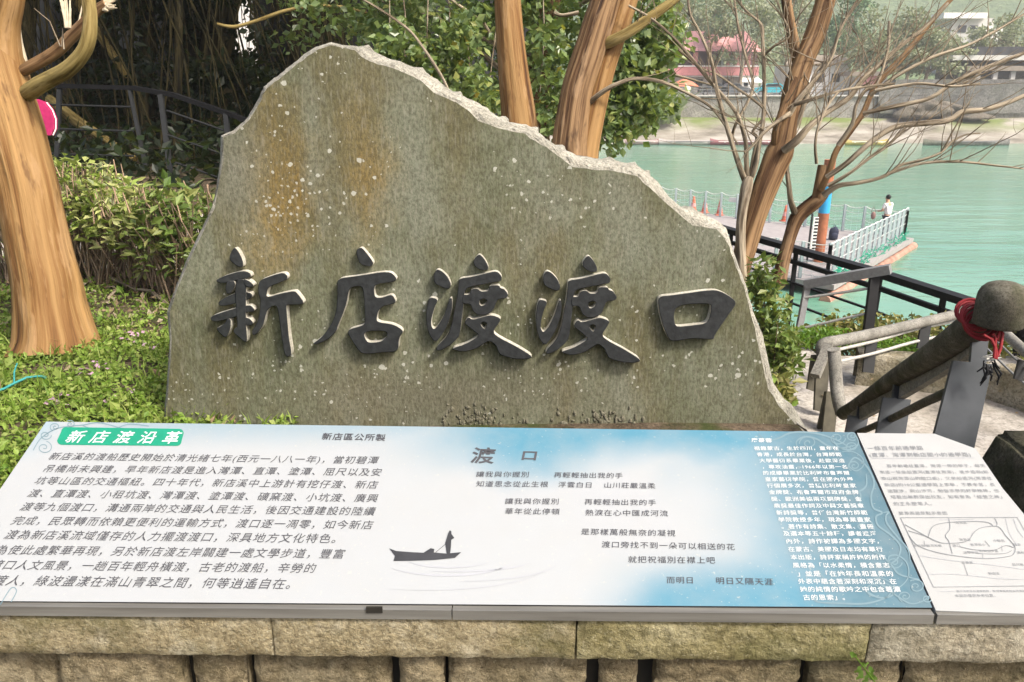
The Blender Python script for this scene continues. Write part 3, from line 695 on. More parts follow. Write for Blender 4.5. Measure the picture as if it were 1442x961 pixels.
flatpoly(mb, [q2(*p) for p in [(271,447),(266,410),(276,377),(281,366),(287,368),(288,379),(298,392),(287,399),(286,422),(283,447)]], .0014)
ribbon(mb, [q2(232, 443), q2(274, 408)], .7, .0014); ribbon(mb, [q2(285, 366), q2(281, 450)], .5, .0016)
mb.build('printed_boat', INK, board)
# green title badge
mb = MB(); pts = []
for cx, cy, a in ((240, 72, 180), (648, 78, 270), (640, 108, 0), (225, 104, 90)):
    for k in range(7): t = R(a + k * 15); pts.append(q1(cx + 18 * math.cos(t), cy + 16 * math.sin(t)))
flatpoly(mb, pts, .0009); badge = mb.build('title_badge', GRN, board)
mb = MB(); textline('新 店 渡 沿 革', q1(232, 108), q1(645, 112), mb, .012, .1, 1.05, .0015); lettering(mb, badge, WHI)
mb = MB()
textline('新店區公所製', q1(1165, 99), q1(1396, 104), mb, .015, 0, 1.0)
BODY = [('新店溪的渡船歷史開始於清光緒七年(西元一八八一年)，當初碧潭', (172, 172), (1372, 187)), ('吊橋尚未興建，早年新店渡是進入灣潭、直潭、塗潭、屈尺以及安', (150, 217), (1382, 231)),
 ('坑等山區的交通樞紐。四十年代，新店溪中上游計有挖仔渡、新店', (120, 261), (1370, 277)), ('渡、直潭渡、小租坑渡、灣潭渡、塗潭渡、礦窯渡、小坑渡、廣興', (95, 307), (1368, 326)),
 ('渡等九個渡口，溝通兩岸的交通與人民生活，後因交通建設的陸續', (68, 356), (1360, 374)), ('完成，民眾轉而依賴更便利的運輸方式，渡口逐一凋零，如今新店', (35, 407), (1352, 424)),
 ('渡為新店溪流域僅存的人力擺渡渡口，深具地方文化特色。', (10, 459), (1215, 474)), ('為使此處繁華再現，另於新店渡左岸闢建一處文學步道，豐富', (-25, 514), (1248, 530)),
 ('渡口人文風景，一趟百年輕舟橫渡，古老的渡船，辛勞的', (-45, 569), (1143, 582)), ('擺渡人，綠波盪漾在滿山青翠之間，何等逍遙自在。', (-85, 626), (1050, 640))]
for s, a, b in BODY: textline(s, q1(*a), q1(*b), mb, 0, .15, 1.0)
lettering(mb, board, INKB, 'black body text on the left half')
mb = MB()
textline('渡', q2(352, 124), q2(440, 127), mb, .016, .1, .95); textline('口', q2(527, 116), q2(588, 118), mb, .022, .1, .8)
POEM = [('讓我與你握別', (372, 177), (560, 178)), ('再輕輕抽出我的手', (645, 179), (888, 182)), ('知道思念從此生根', (372, 211), (626, 213)), ('浮雲白日', (660, 213), (780, 215)), ('山川莊嚴溫柔', (820, 215), (1003, 218)),
 ('讓我與你握別', (473, 272), (665, 273)), ('再輕輕抽出我的手', (752, 274), (1005, 277)), ('華年從此停頓', (473, 307), (668, 309)), ('熱淚在心中匯成河流', (755, 312), (1048, 315)),
 ('是那樣萬般無奈的凝視', (740, 379), (1073, 385)), ('渡口旁找不到一朵可以相送的花', (812, 424), (1283, 433)), ('就把祝福別在襟上吧', (905, 477), (1213, 480)), ('而明日', (1040, 549), (1136, 550)), ('明日又隔天涯', (1213, 551), (1418, 556))]
for s, a, b in POEM: textline(s, q2(*a), q2(*b), mb, 0, .12, .95)
lettering(mb, board, INKB, 'black verse in the middle')
mb = MB()
textline('席慕蓉', q3(65, 79), q3(170, 81), mb, .02, .1, .9)
BIO = ['祖籍蒙古，生於四川，童年在', '香港，成長於台灣，台灣師範', '大學藝術系畢業後，赴歐深造', '，專攻油畫，1966年以第一名', '的成績畢業於比利時布魯塞爾', '皇家藝術學院，曾在國內外舉', '行個展多次，曾獲比利時皇家', '金牌獎、布魯塞爾市政府金牌', '獎、歐洲美協兩項銅牌獎，金', '鼎獎最佳作詞及中興文藝獎章', '新詩獎等，曾任台灣新竹師範', '學院教授多年，現為專業畫家', '。著作有詩集、散文集、畫冊', '及選本等五十餘種，讀者遍海', '內外，詩作被譯為多國文字，', '在蒙古、美國及日本均有單行', '本出版，詩評家稱許她的創作', '風格為「以水柔情，積含意志', '」並是「在她年長和溫柔的', '外表中蘊含著深刻和深沉」在', '她的純情的歌吟之中包含著濃', '古的思索」。']
BY = [120, 151, 182, 213, 244, 276, 308, 341, 375, 409, 444, 479, 514, 549, 588, 628, 668, 709, 752, 790, 830, 871]
BX0 = [78, 92, 105, 118, 122, 133, 143, 153, 165, 178, 190, 200, 215, 225, 238, 250, 262, 273, 295, 300, 310, 325]
BX1 = [505, 520, 535, 548, 560, 578, 592, 605, 620, 632, 650, 665, 680, 695, 705, 727, 742, 762, 780, 796, 815, 535]
for s, y, x0, x1 in zip(BIO, BY, BX0, BX1): textline(s, q3(x0, y), q3(x1, y), mb, .009, .1, .92)
lettering(mb, board, WHI, 'white small text on the blue right end')
# white board: text and line map
mb = MB()
textline('一條百年前通學路', q3(648, 121), q3(930, 119), mb, 0, .1, .95, .0022); textline('(直潭、灣潭到新店國小的通學路)', q3(658, 154), q3(1167, 152), mb, 0, .1, .95, .0022)
for s, a, b in (('百年前通往直潭、灣潭一帶的學子，每天', (745, 207), (1240, 206)), ('來這一條坐船渡河(直潭往灣潭)、徒步過嶺(知', (710, 238), (1255, 237)), ('泰山與灣潭山的隘口處)，又坐船過河(灣潭往', (718, 270), (1275, 269)), ('新店)約10公里通學路上求學，不畏辛苦，長', (735, 302), (1290, 301)),
 ('途跋涉，爬山涉河，勉強求學的好學精神，也', (750, 333), (1310, 331)), ('培養出無數傑出校友，如有譽為「經營之神」', (765, 363), (1325, 362)), ('的王永慶等人。', (780, 398), (972, 397)), ('碧潭周邊景點示意圖', (805, 444), (1050, 444)),
 ('圖示為百年前通學路線，至灣潭後改經由灣潭路', (1095, 833), (1440, 832)), ('本圖示僅供參考位置。', (1088, 857), (1290, 856))):
    textline(s, q3(*a), q3(*b), mb, 0, .08, .9, .0022)
for s, x, y in (('灣潭路', 1090, 490), ('直潭國小', 1165, 600), ('新店國小', 880, 605), ('碧潭吊橋', 945, 605), ('灣潭渡', 1110, 575), ('小租坑', 1280, 580), ('通學步道', 1130, 640), ('和美山步道', 1210, 632), ('塗潭渡', 1120, 690), ('直潭', 1380, 600), ('屈尺路', 1375, 700), ('新店溪', 1255, 745), ('廣興', 1400, 640), ('渡口', 1075, 605)):
    textline(s, q3(x, y), q3(x + 19 * len(s), y), mb, 0, 0, .9, .0022)
lettering(mb, board2, INKG)
RIB = []; mb = mb2 = None
ribbon(mb2, [q3(665, 162), q3(1185, 160)], .5, .002)
N1 = len(RIB); ribbon(mb, [q3(812, 460), q3(1398, 459), q3(1500, 640), q3(1590, 800), q3(978, 808), q3(812, 460)], .8, .002)
for c, wd in (([(850,525),(930,550),(1010,585)], 1.0), ([(835,495),(900,530),(1000,582),(1080,588),(1150,575),(1180,535),(1220,510),(1300,505),(1340,550),(1385,605),(1380,640),(1350,655),(1250,665),(1120,655),(1000,635),(900,600),(855,550)], 1.2),
 ([(950,560),(970,510),(1010,490),(1110,480),(1220,480),(1265,490),(1275,505)], 1.2), ([(1055,463),(1060,515),(1038,550),(1055,580),(1072,640)], 1.1), ([(1285,463),(1297,490),(1290,505)], .9),
 ([(1110,605),(1180,620),(1280,622),(1340,600),(1380,610)], 1.0), ([(1145,628),(1220,640),(1330,640),(1370,625)], .9), ([(1235,575),(1260,605)], .8), ([(1225,642),(1225,662)], .7),
 ([(930,575),(935,600)], .8), ([(1130,690),(1150,750)], .7), ([(1320,600),(1322,630)], .6)):
    ribbon(mb, spline([q3(*p) for p in c], 8), wd * .8, .002)
N2 = len(RIB)
for c in ([(910,650),(1000,665),(1110,680),(1250,695),(1440,720)], [(950,745),(1050,742),(1180,752),(1300,765),(1450,770)], [(1340,465),(1360,540),(1400,600)], [(1380,465),(1400,520),(1430,560)], [(1000,830),(1085,829)], [(1010,470),(1180,468)]):
    ribbon(mb2, spline([q3(*p) for p in c], 8), .55, .002)
for i, m in enumerate(RIB): m.leafy = 1; m.build('map_line', INKG if N1 <= i < N2 else RIP, board2)
RIB = None
# ================================================================== TREES NEAR THE SLAB
def path3(pts, d, sub=4):
    """layout points (x, y, width px[, depth]) -> smooth 3-D points and radii"""
    P = []; 
    for p in pts:
        dd = p[3] if len(p) > 3 else d
        q = W(p[0], p[1], dd); P.append((q.x, q.y, q.z, p[2] * dd / FPX / 2))
    out = []
    for i in range(len(P) - 1):
        p0 = P[max(0, i - 1)]; p1 = P[i]; p2 = P[i + 1]; p3 = P[min(len(P) - 1, i + 2)]
        for k in range(sub):
            t = k / sub
            out.append([.5 * (2 * b + (c - a) * t + (2 * a - 5 * b + 4 * c - e) * t * t + (3 * b - a - 3 * c + e) * t ** 3) for a, b, c, e in zip(p0, p1, p2, p3)])
    out.append(list(P[-1]))
    return [Vector(o[:3]) for o in out], [max(.0012, o[3]) for o in out]
def limb(name, pts, d, mat, parent, n=14, ridge=.10, seed=0, label=None, wob=0.):
    if name in ('branch', 'shoot') and len(pts[0]) == 3:
        pts = [(*pts[0][:3], d + .1), (*pts[1][:3], d + .03)] + [p if len(p) > 3 else (*p, d) for p in pts[2:]]
    mb = MB(); a, r = path3(pts, d); mb.tube(a, r, n, ridge, seed, wob=wob); o = mb.build(name, mat, parent)
    if label: o['label'] = label
    return o, a, r
def twigs(mb, a, r, count, ln, seed, rr=.004, up=.5, depth=1):
    q = random.Random(seed)
    for _ in range(count):
        i = q.randrange(len(a) // 3, len(a) - 1); p = a[i]; t = (a[i + 1] - a[i]).normalized()
        dv = (t * q.uniform(.4, 1.) + Vector((q.uniform(-1, 1), q.uniform(-.7, .7), q.uniform(-.5, 1) + up * .5)) * .8).normalized()
        L = ln * q.uniform(.4, 1.1); pts = [p]; 
        for k in range(5):
            dv = (dv + Vector((q.uniform(-1, 1), q.uniform(-1, 1), q.uniform(-.6, 1))) * .16).normalized(); pts.append(pts[-1] + dv * L / 5)
        r0 = min(r[i] * .6, rr); rs = [r0 * (1 - .15 * k) for k in range(6)]
        mb.tube(pts, rs, 5, caps=False)
        if depth: twigs(mb, pts, rs, 2, L * .5, q.randrange(99999), r0 * .6, up, depth - 1)
# left crape myrtle
LT = thing('crape_myrtle', Wz(78, 478, LAWN), 'thick smooth tan crape myrtle trunk with forked limbs on the lawn left of the slab', 'tree')
limb('trunk', [(80,500,128,4.3),(79,484,114,4.3),(76,465,104,4.3),(70,430,95,4.3),(66,400,92),(56,355,87),(47,310,84),(38,265,82),(28,225,82),(16,180,82),(4,140,82),(-8,100,84),(-18,60,74),(-26,10,66),(-30,-60,60)], 4.3, M['myrtle'], LT, 44, .07, 3)
limb('limb', [(12,170,40),(18,130,40),(24,95,30),(20,60,22),(16,20,20),(12,-40,18)], 4.42, M['stripped_sunlit'], LT, 14, .06, 4, 'sunlit pale limb rising beside the trunk')  # pale wood colour here paints the sunlight on the limb
limb('limb', [(12,165,56,4.31),(9,115,52,4.29),(6,70,44,4.27),(8,35,37,4.24),(16,0,33,4.2),(24,-50,30,4.15)], 4.2, M['myrtle'], LT, 18, .06, 5)
limb('branch', [(24,142,16,4.36),(40,131,23,4.25),(56,120,23,4.17),(72,111,22,4.12),(94,99,22,4.06),(110,84,21,4.02),(121,67,20,3.99),(126,47,20,3.97),(127,23,19,3.96),(125,0,19,3.96),(126,-50,18,3.96)], 4.1, M['branch'], LT, 14, .07, 6, 'lower mossy branch bending upward')
limb('branch', [(14,112,12,4.38),(36,98,16,4.27),(62,84,17,4.25),(84,69,17,4.24),(102,50,17,4.23),(118,34,16,4.22),(138,14,15,4.21),(150,6,14,4.2)], 4.2, M['myrtle_dark'], LT, 12, .07, 7, 'upper branch with a broken end')
mb = MB()
for k in range(14):
    a = W(147 + rnd.uniform(-4, 4), 10 + rnd.uniform(-5, 5), 4.2); b = W(158 + rnd.uniform(-8, 10), 2 + rnd.uniform(-10, 14), 4.18)
    mb.tube([a, a.lerp(b, .6) + Vector((0, 0, rnd.uniform(-.008, .008))), b], [.014, .009, .002], 6)
mb.build('splintered_end', M['stripped_sunlit'], LT); mb = MB()
for k in range(9):
    a = W(95 + rnd.uniform(-4, 4), 40, 4.2); b = W(88 + rnd.uniform(-10, 14), rnd.uniform(-10, 18), 4.2); mb.tube([a, a.lerp(b, .5), b], [.009, .006, .003], 6)
    if k == 0: pass
mb.tube([W(110, 36, 4.2), W(116, 8, 4.2)], [.005, .004], 6)
mb.build('splintered_end', M['stripped_sunlit'], LT)
mb = MB(); mb.tube([W(85, 66, 4.18), W(70, 30, 4.18), W(48, 12, 4.18)], [.004, .003, .002], 5); mb.tube([W(90, 70, 4.15), W(88, 40, 4.15), W(87, 66, 4.15)], [.005, .003, .003], 5)
mb.build('twig', M['twig'], LT)

T2 = thing('crape_myrtle', tuple(W(728, 205, 5.2).xy) + (LAWN,), 'single straight orange-brown trunk rising behind the top right slope of the slab', 'tree')
limb('trunk', [(742,420,66),(738,300,60),(735,220,54),(731,170,49),(725,120,45),(720,70,41),(716,20,38),(712,-60,36)], 5.2, M['myrtle'], T2, 26, .06, 11)
T3 = thing('crape_myrtle', tuple(W(806, 220, 5.0).xy) + (LAWN,), 'double-stemmed brown trunk with a side branch behind the right shoulder of the slab', 'tree')
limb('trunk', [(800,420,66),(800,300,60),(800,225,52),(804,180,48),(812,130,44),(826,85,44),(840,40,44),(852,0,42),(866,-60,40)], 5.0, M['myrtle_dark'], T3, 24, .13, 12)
limb('trunk', [(818,400,40),(820,290,38),(824,225,36),(834,170,34),(848,110,32),(862,62,32),(876,20,32),(888,-20,30),(900,-70,28)], 5.06, M['myrtle'], T3, 20, .12, 13, 'paler stem on the right')
o, a, r = limb('branch', [(842,66,16),(862,58,16),(885,46,15),(905,32,15),(928,16,14),(955,-5,13),(985,-35,12)], 4.92, M['branch'], T3, 10, .06, 14)
o, a2, r2 = limb('branch', [(826,148,8),(848,130,7),(870,118,6),(895,111,5),(930,115,5),(965,130,4.5),(1000,150,4),(1022,178,3.5),(1040,205,2)], 4.9, M['twig'], T3, 8, .05, 15)
mb = MB(); twigs(mb, a2, r2, 8, .4, 5); twigs(mb, a, r, 5, .5, 6)
for pts in ([(780,18,5),(792,22,5),(815,18,6)],): q, w2 = path3(pts, 4.9); mb.tube(q, w2, 6)
mb.leafy = 1; mb.build('twigs', M['twig'], T3)['kind'] = 'stuff'

T4 = thing('crape_myrtle', tuple(W(1042, 400, 5.0).xy) + (0.05,), 'bare crape myrtle with a leaning brown trunk just right of the slab', 'tree')
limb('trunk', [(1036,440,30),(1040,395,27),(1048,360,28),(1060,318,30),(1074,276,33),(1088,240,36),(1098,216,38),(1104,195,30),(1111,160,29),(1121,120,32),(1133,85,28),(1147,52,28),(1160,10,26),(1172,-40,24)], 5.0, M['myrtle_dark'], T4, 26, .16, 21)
LIMBS = [
 ([(1128,105,17),(1120,70,16),(1114,40,15),(1108,5,14),(1104,-40,13)], 5.0), ([(1094,222,12),(1092,190,11),(1104,150,10),(1120,110,9)], 4.9),
 ([(1104,212,12),(1122,198,12),(1140,178,9),(1165,158,8),(1195,138,8),(1215,112,8),(1240,90,7),(1262,70,6),(1300,40,5),(1335,5,4)], 4.8),
 ([(1100,185,9),(1118,150,8),(1135,128,7),(1160,98,6),(1172,78,5),(1180,50,5),(1195,20,4),(1215,-10,4)], 4.9),
 ([(1112,160,8),(1100,168,6),(1078,185,5),(1060,205,4),(1048,215,3)], 4.85), ([(1118,148,6),(1150,138,5),(1185,128,4),(1220,122,4),(1260,118,3)], 4.7),
 ([(1098,208,7),(1120,180,6),(1132,150,6),(1150,100,5),(1168,88,4),(1150,92,3)], 4.95)]
tw = MB()
for k, (p, d) in enumerate(LIMBS):
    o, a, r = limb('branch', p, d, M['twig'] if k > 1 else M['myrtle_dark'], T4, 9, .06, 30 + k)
    twigs(tw, a, r, 9, .6, 60 + k, .0045)
tw.leafy = 1; tw.build('twigs', M['twig'], T4)['kind'] = 'stuff'

T5 = thing('sapling', tuple(W(1044, 390, 4.9).xy) + (0.05,), 'slim grey stem fanning into four thin bare shoots, touching the slab right edge', 'sapling')
tw = MB()
for k, p in enumerate(([(1046,420,16),(1044,380,15),(1043,330,14),(1046,295,14),(1052,262,17),(1056,250,10)],
    [(1052,262,9),(1042,236,8),(1034,212,7),(1027,190,7),(1018,160,6),(1008,120,6),(1004,95,5),(998,75,5),(985,45,4),(972,20,4),(968,-10,3)],
    [(1053,258,8),(1051,225,7),(1050,200,6),(1040,165,6),(1024,142,5),(1000,115,5),(970,78,5),(945,50,4),(915,25,4),(885,8,3)],
    [(1055,258,8),(1064,235,7),(1069,205,6),(1075,165,6),(1076,110,5),(1074,60,5),(1072,35,4),(1050,15,3),(1030,-10,3)],
    [(1056,256,6),(1060,225,5),(1066,195,5),(1060,185,4),(1078,160,4),(1060,140,3.5),(1038,125,3.5),(1010,105,3),(985,95,3),(955,70,3)],
    [(1030,200,5),(1036,175,4),(1060,125,4),(1050,80,4),(1040,40,4),(1034,0,3)], [(1074,80,4),(1090,65,3.5),(1112,50,3),(1100,20,3)])):
    o, a, r = limb('stem' if k == 0 else 'shoot', p, 4.9, M['twig'], T5, 9, .05, 50 + k)
    if k: twigs(tw, a, r, 8, .45, 80 + k, .0035)
tw.leafy = 1; tw.build('twigs', M['twig'], T5)['kind'] = 'stuff'

T6 = thing('crape_myrtle', tuple(W(1100, 375, 5.3).xy) + (-.1,), 'small forked myrtle with a cut stub and long thin branches reaching out over the river', 'tree')
tw = MB()
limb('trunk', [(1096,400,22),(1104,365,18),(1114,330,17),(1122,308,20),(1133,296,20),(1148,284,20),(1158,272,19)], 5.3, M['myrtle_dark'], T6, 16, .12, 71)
limb('stub', [(1150,280,14),(1153,262,13),(1157,240,13),(1158,234,13)], 5.28, M['myrtle_dark'], T6, 12, .08, 72)
for k, p in enumerate(([(1122,306,10),(1114,285,8),(1111,262,7),(1108,235,6),(1110,215,5),(1118,195,4)], [(1156,268,10),(1168,240,9),(1178,212,9),(1198,185,8),(1215,160,8),(1228,130,8),(1242,110,9),(1270,82,9),(1300,45,8),(1325,15,7),(1348,-10,6)],
    [(1160,275,10),(1180,262,7),(1205,258,6),(1235,252,5),(1255,243,5),(1268,233,4.5),(1300,225,4),(1325,215,3.5),(1340,200,3),(1360,190,2.5),(1380,188,2)], [(1258,242,4),(1300,230,4),(1350,228,3.5),(1400,233,3),(1442,238,2)],
    [(1164,250,8),(1190,232,8),(1215,210,8),(1240,190,8),(1265,178,8),(1300,174,8),(1335,170,8),(1355,158,8),(1385,155,7),(1410,148,7),(1442,135,6),(1480,115,5)], [(1166,262,6),(1195,245,5),(1225,222,5),(1250,205,4.5),(1275,180,4)],
    [(1180,205,7),(1200,175,6),(1205,150,5),(1218,128,5),(1235,118,4),(1250,70,4),(1252,30,4)], [(1225,135,6),(1262,108,5),(1310,82,5),(1360,65,4),(1400,45,4),(1442,20,3)], [(1215,160,6),(1260,150,6),(1310,138,6),(1345,115,6),(1390,95,6),(1442,75,5),(1480,60,4)],
    [(1232,128,5),(1290,118,4),(1340,122,3.5),(1380,118,3)], [(1150,230,5),(1148,205,4),(1152,180,4),(1165,150,3.5),(1180,130,3)])):
    o, a, r = limb('branch', p, 5.2 - .07 * k, M['twig'] if k != 1 else M['myrtle_dark'], T6, 8, .05, 90 + k)
    twigs(tw, a, r, 9, .55, 120 + k, .004)
tw.leafy = 1; tw.build('twigs', M['twig'], T6)['kind'] = 'stuff'

# ---- leaves
def leaves(mb, n, pf, size, q, up=.5, aspect=.62, fold=.2, cluster=0, droop=0.):
    for _ in range(n):
        p = pf(q)
        if p is None: continue
        s = size * q.uniform(.6, 1.25)
        nz = Vector((q.gauss(0, 1), q.gauss(0, 1), q.gauss(0, 1) + up * 2)).normalized()
        t = nz.orthogonal().normalized(); t = (Matrix.Rotation(q.uniform(0, 6.283), 3, nz) @ t); t.z -= droop; t.normalize(); b = nz.cross(t)
        m = p + t * s * .5
        mb.add([p, m + b * s * aspect * .5 + nz * fold * s * .5, p + t * s, m - b * s * aspect * .5 + nz * fold * s * .5], [(0, 1, 2), (0, 2, 3)])
def leafobj(mb, name, mat, parent, stuff=False):
    mb.leafy = 1; o = mb.build(name, mat, parent)
    if stuff: o['kind'] = 'stuff'
    return o
def blobf(bl):
    tot = sum(b[2] for b in bl)
    def f(q):
        u = q.uniform(0, tot)
        for c, r, wt in bl:
            u -= wt
            if u <= 0: break
        while True:
            v = Vector((q.uniform(-1, 1), q.uniform(-1, 1), q.uniform(-1, 1)))
            if v.length < 1: break
        v = v * (.55 + .45 * v.length)
        return Vector(c) + Vector((v.x * r[0], v.y * r[1], v.z * r[2]))
    return f
# broad-leaved tree behind the slab
q = random.Random(11)
BT = thing('leafy_tree', (0.2, 8.4, .3), 'dense broad-leaved green tree filling the space behind the top of the slab', 'tree')
mb = MB(); mb.tube([(0.3, 8.6, .0), (.25, 8.5, 1.5), (.5, 8.4, 3.2), (.3, 8.3, 5)], [.16, .13, .1, .05], 12, .1); mb.build('trunk', M['myrtle_dark'], BT)
mb = MB()
for k in range(16):
    a = Vector((.3 + q.uniform(-.1, .1), 8.5, q.uniform(.8, 3.2))); b = a + Vector((q.uniform(-2.4, 2.2), q.uniform(-1.2, .8), q.uniform(-.2, 1.6)))
    mb.tube([a, a.lerp(b, .5) + Vector((0, 0, .25)), b], [.035, .022, .007], 6, caps=False)
for x, y in ((590, 70), (540, 60), (660, 110), (690, 40), (570, 30), (630, 30), (880, 60), (760, 60)):
    a = W(x, y + 70, 7.3); b = W(x + q.uniform(-14, 14), y - 90, 7.2); mb.tube([a, a.lerp(b, .5) + Vector((.03, 0, 0)), b], [.007, .007, .006], 5, caps=False)
mb.leafy = 1; mb.build('branches', M['twig'], BT)['kind'] = 'stuff'
bl = []
for k in range(90):
    x = q.uniform(500, 925); y = q.uniform(-150, 175)
    if x > 840 and y > 40 and q.random() < .35: continue
    d = q.uniform(7.0, 9.0); bl.append((W(x, y, d), (.34, .34, .28), 1))
for x, y in ((905, 60), (930, 30), (890, 120), (870, 160), (905, 150), (860, 185), (920, 95), (880, 90), (940, 60), (780, 120), (770, 60), (660, 120), (600, 100), (690, 150), (640, 60), (560, 60), (850, 130), (780, 160)): bl.append((W(x, y, 7.0), (.24, .25, .22), .9))
for k in range(26): bl.append((W(q.uniform(385, 560), q.uniform(-120, 55), q.uniform(7.6, 9.2)), (.3, .3, .22), .42))
for k in range(14): bl.append((W(q.uniform(830, 950), q.uniform(-60, 190), q.uniform(6.8, 7.6)), (.16, .2, .2), .3))
mb = MB(); leaves(mb, 19500, blobf(bl), .095, q, .6, .72, .15, droop=.5); leafobj(mb, 'crown', M['leaf_big'], BT)
q = random.Random(12)
mb = MB(); leaves(mb, 60, blobf(bl[90:108]), .10, q, .35, .72, .15, droop=.5); leafobj(mb, 'yellowed_leaves', leafmat('yellowed_leaf', [(.30, .24, .03), (.42, .36, .06)], .4), BT, True)
# a thin arching shoot in front of the crown
SH = thing('arching_shoot', W(632, 135, 6.0), 'long thin pale arching shoot in front of the leafy tree', 'shoot')
limb('stem', [(640,165,5),(630,125,4.5),(612,92,4.5),(592,62,4),(575,42,4),(548,22,3.5),(512,0,3),(470,-22,2)], 6.0, M['twig'], SH, 7, .02, 3)
SH = thing('arching_shoot', W(350, 40, 8.0), 'olive arching shoot crossing the dark roots left of the slab top', 'shoot')
limb('stem', [(306,34,4),(330,38,5),(360,30,5),(400,16,5),(440,9,4),(480,10,4),(520,20,3)], 8.0, M['branch'], SH, 7, .02, 3)

# banyan with hanging aerial roots, left background
q = random.Random(21)
BY_ = thing('banyan_tree', (-3.5, 13, .6), 'huge dark banyan with hanging aerial roots filling the upper left background', 'tree')
for k, (x, d, wd) in enumerate(((240, 11.5, 12), (300, 13.5, 70), (420, 12.5, 26), (140, 13.5, 60), (30, 12.5, 40), (470, 13, 40), (200, 12.4, 22))):
    mb = MB(); b = Wz(x, 280, .9); top = W(x - q.uniform(-10, 10), -260, d)
    a = W(x, 200, d); a.z = .4; pts = [a, a.lerp(top, .3) + Vector((q.uniform(-.15, .15), 0, 0)), a.lerp(top, .65) + Vector((q.uniform(-.2, .2), 0, 0)), top]
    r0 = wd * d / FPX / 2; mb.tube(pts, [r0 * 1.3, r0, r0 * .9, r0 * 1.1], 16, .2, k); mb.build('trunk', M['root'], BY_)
mb = MB()
for k in range(250):
    x = q.uniform(-40, 520); d = q.uniform(9.8, 13.2); top = W(x, q.uniform(-260, -60), d); sx = q.uniform(-1.3, 1.9)
    pts = [top]; p = top.copy(); dv = Vector((sx * .22 + q.uniform(-.1, .1), q.uniform(-.1, .1), -1))
    ln = q.uniform(2.0, 4.6); ph = q.uniform(0, 6)
    for s in range(7): p = p + dv.normalized() * ln / 7 + Vector((math.sin(ph + s) * .05, 0, 0)); pts.append(p.copy())
    r0 = q.choice((.006, .008, .010, .014, .022)); mb.tube(pts, [r0 * (1 - .06 * s) for s in range(8)], 5, caps=False)
mb.leafy = 1; mb.build('aerial_roots', M['root'], BY_)['kind'] = 'stuff'
mb = MB()
mb.tube([W(70, 140, 10.8), W(110, 172, 10.6), W(160, 205, 10.4), W(190, 225, 10.3)], [.07, .08, .06, .05], 9, .1)
mb.tube([W(60, -80, 11), W(120, 20, 11.2), W(180, 110, 11.5)], [.08, .06, .05], 9, .1)
mb.build('leaning_root', M['branch'], BY_)
bl = []
for k in range(46): bl.append((Vector((q.uniform(-10, 0.6), q.uniform(8.5, 15), q.uniform(3.6, 6.6))), (1.3, 1.2, .7), 1.6))
for k in range(48):
    x = q.uniform(100, 480); y = q.uniform(-60, 160)
    if 270 < x < 400 and -20 < y < 100: continue
    bl.append((W(x, y, q.uniform(11.5, 13.8)), (.45, .4, .4), .42))
for k in range(34):
    x = q.uniform(268, 405); y = q.choice((q.uniform(-10, 90), q.uniform(80, 190), q.uniform(90, 190), q.uniform(85, 190)))
    bl.append((W(x, y, q.uniform(11.2, 14.5)), (q.uniform(.12, .3), .25, q.uniform(.1, .3)), .06 if y < 90 else .3))
for k in range(10): bl.append((W(q.uniform(-20, 160), q.uniform(-100, 40), q.uniform(11.5, 13.8)), (.5, .4, .4), .3))
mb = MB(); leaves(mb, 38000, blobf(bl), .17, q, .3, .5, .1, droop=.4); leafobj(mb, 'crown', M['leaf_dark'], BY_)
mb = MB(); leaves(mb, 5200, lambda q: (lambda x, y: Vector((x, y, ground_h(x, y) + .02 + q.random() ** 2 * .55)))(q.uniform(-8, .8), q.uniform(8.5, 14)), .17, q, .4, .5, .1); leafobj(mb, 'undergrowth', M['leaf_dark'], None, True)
# wall added as a dark backdrop, its colour painting the shade behind the banyan
BW = thing('backdrop_wall', (-4, 16, 0), 'tall wall added as a dark backdrop for the shade behind the banyan roots', 'wall')
mb = MB(); gx0 = W(288, 60, 16.2).x; gx1 = W(388, 60, 16.2).x; gz = W(335, 170, 16.2).z
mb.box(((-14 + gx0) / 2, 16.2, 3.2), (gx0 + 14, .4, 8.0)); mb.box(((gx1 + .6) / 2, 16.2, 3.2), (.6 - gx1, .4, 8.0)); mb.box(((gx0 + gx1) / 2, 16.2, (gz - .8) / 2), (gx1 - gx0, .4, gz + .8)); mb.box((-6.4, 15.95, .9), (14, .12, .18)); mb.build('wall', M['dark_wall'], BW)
BH = thing('pale_building', (-8.6, 24, 0), 'pale sunlit wall glimpsed through gaps between the banyan roots', 'building')
mb = MB(); a = W(335, 45, 25.2); mb.box((a.x, 25.2, a.z), (5.5, 2, 5.5)); mb.build('wall', M['white'], BH)
mb = MB(); [mb.box((a.x - 1.5 + k * 1.0, 24.18, a.z), (.1, .04, 5.4)) for k in range(4)]; mb.build('window_frame', M['greymetal'], BH)

# ================================================================== LAWN PLANTS, HEDGE, BUSHES
q = random.Random(31)
def onground(x, y, dz=0.): return Vector((x, y, ground_h(x, y) + dz))
def lawnf(q):
    while True:
        y = 2.0 + 4.6 * q.random() ** 1.3; x = q.uniform(-6.2, -.9)
        if x > -.9 + 0: continue
        if abs(x) > y * .85 + 1.0: continue
        bare = smooth(4.15, 4.9, y + noise.noise(Vector((x * 2, y * 2, 0))) * .6) * smooth(-4.2, -2.2, x)
        if q.random() < bare * .93: continue
        nn_ = noise.noise(Vector((x * 2.6, y * 2.6, 9))) + .5 * noise.noise(Vector((x * 7, y * 7, 3)))
        if nn_ < -.22 and q.random() < .75: continue
        return onground(x, y, .005 + q.random() ** 2 * .05)
mb = MB(); leaves(mb, 66000, lawnf, .031, q, .8, .62, .15); leaves(mb, 1600, lawnf, .06, q, .6, .6, .2)
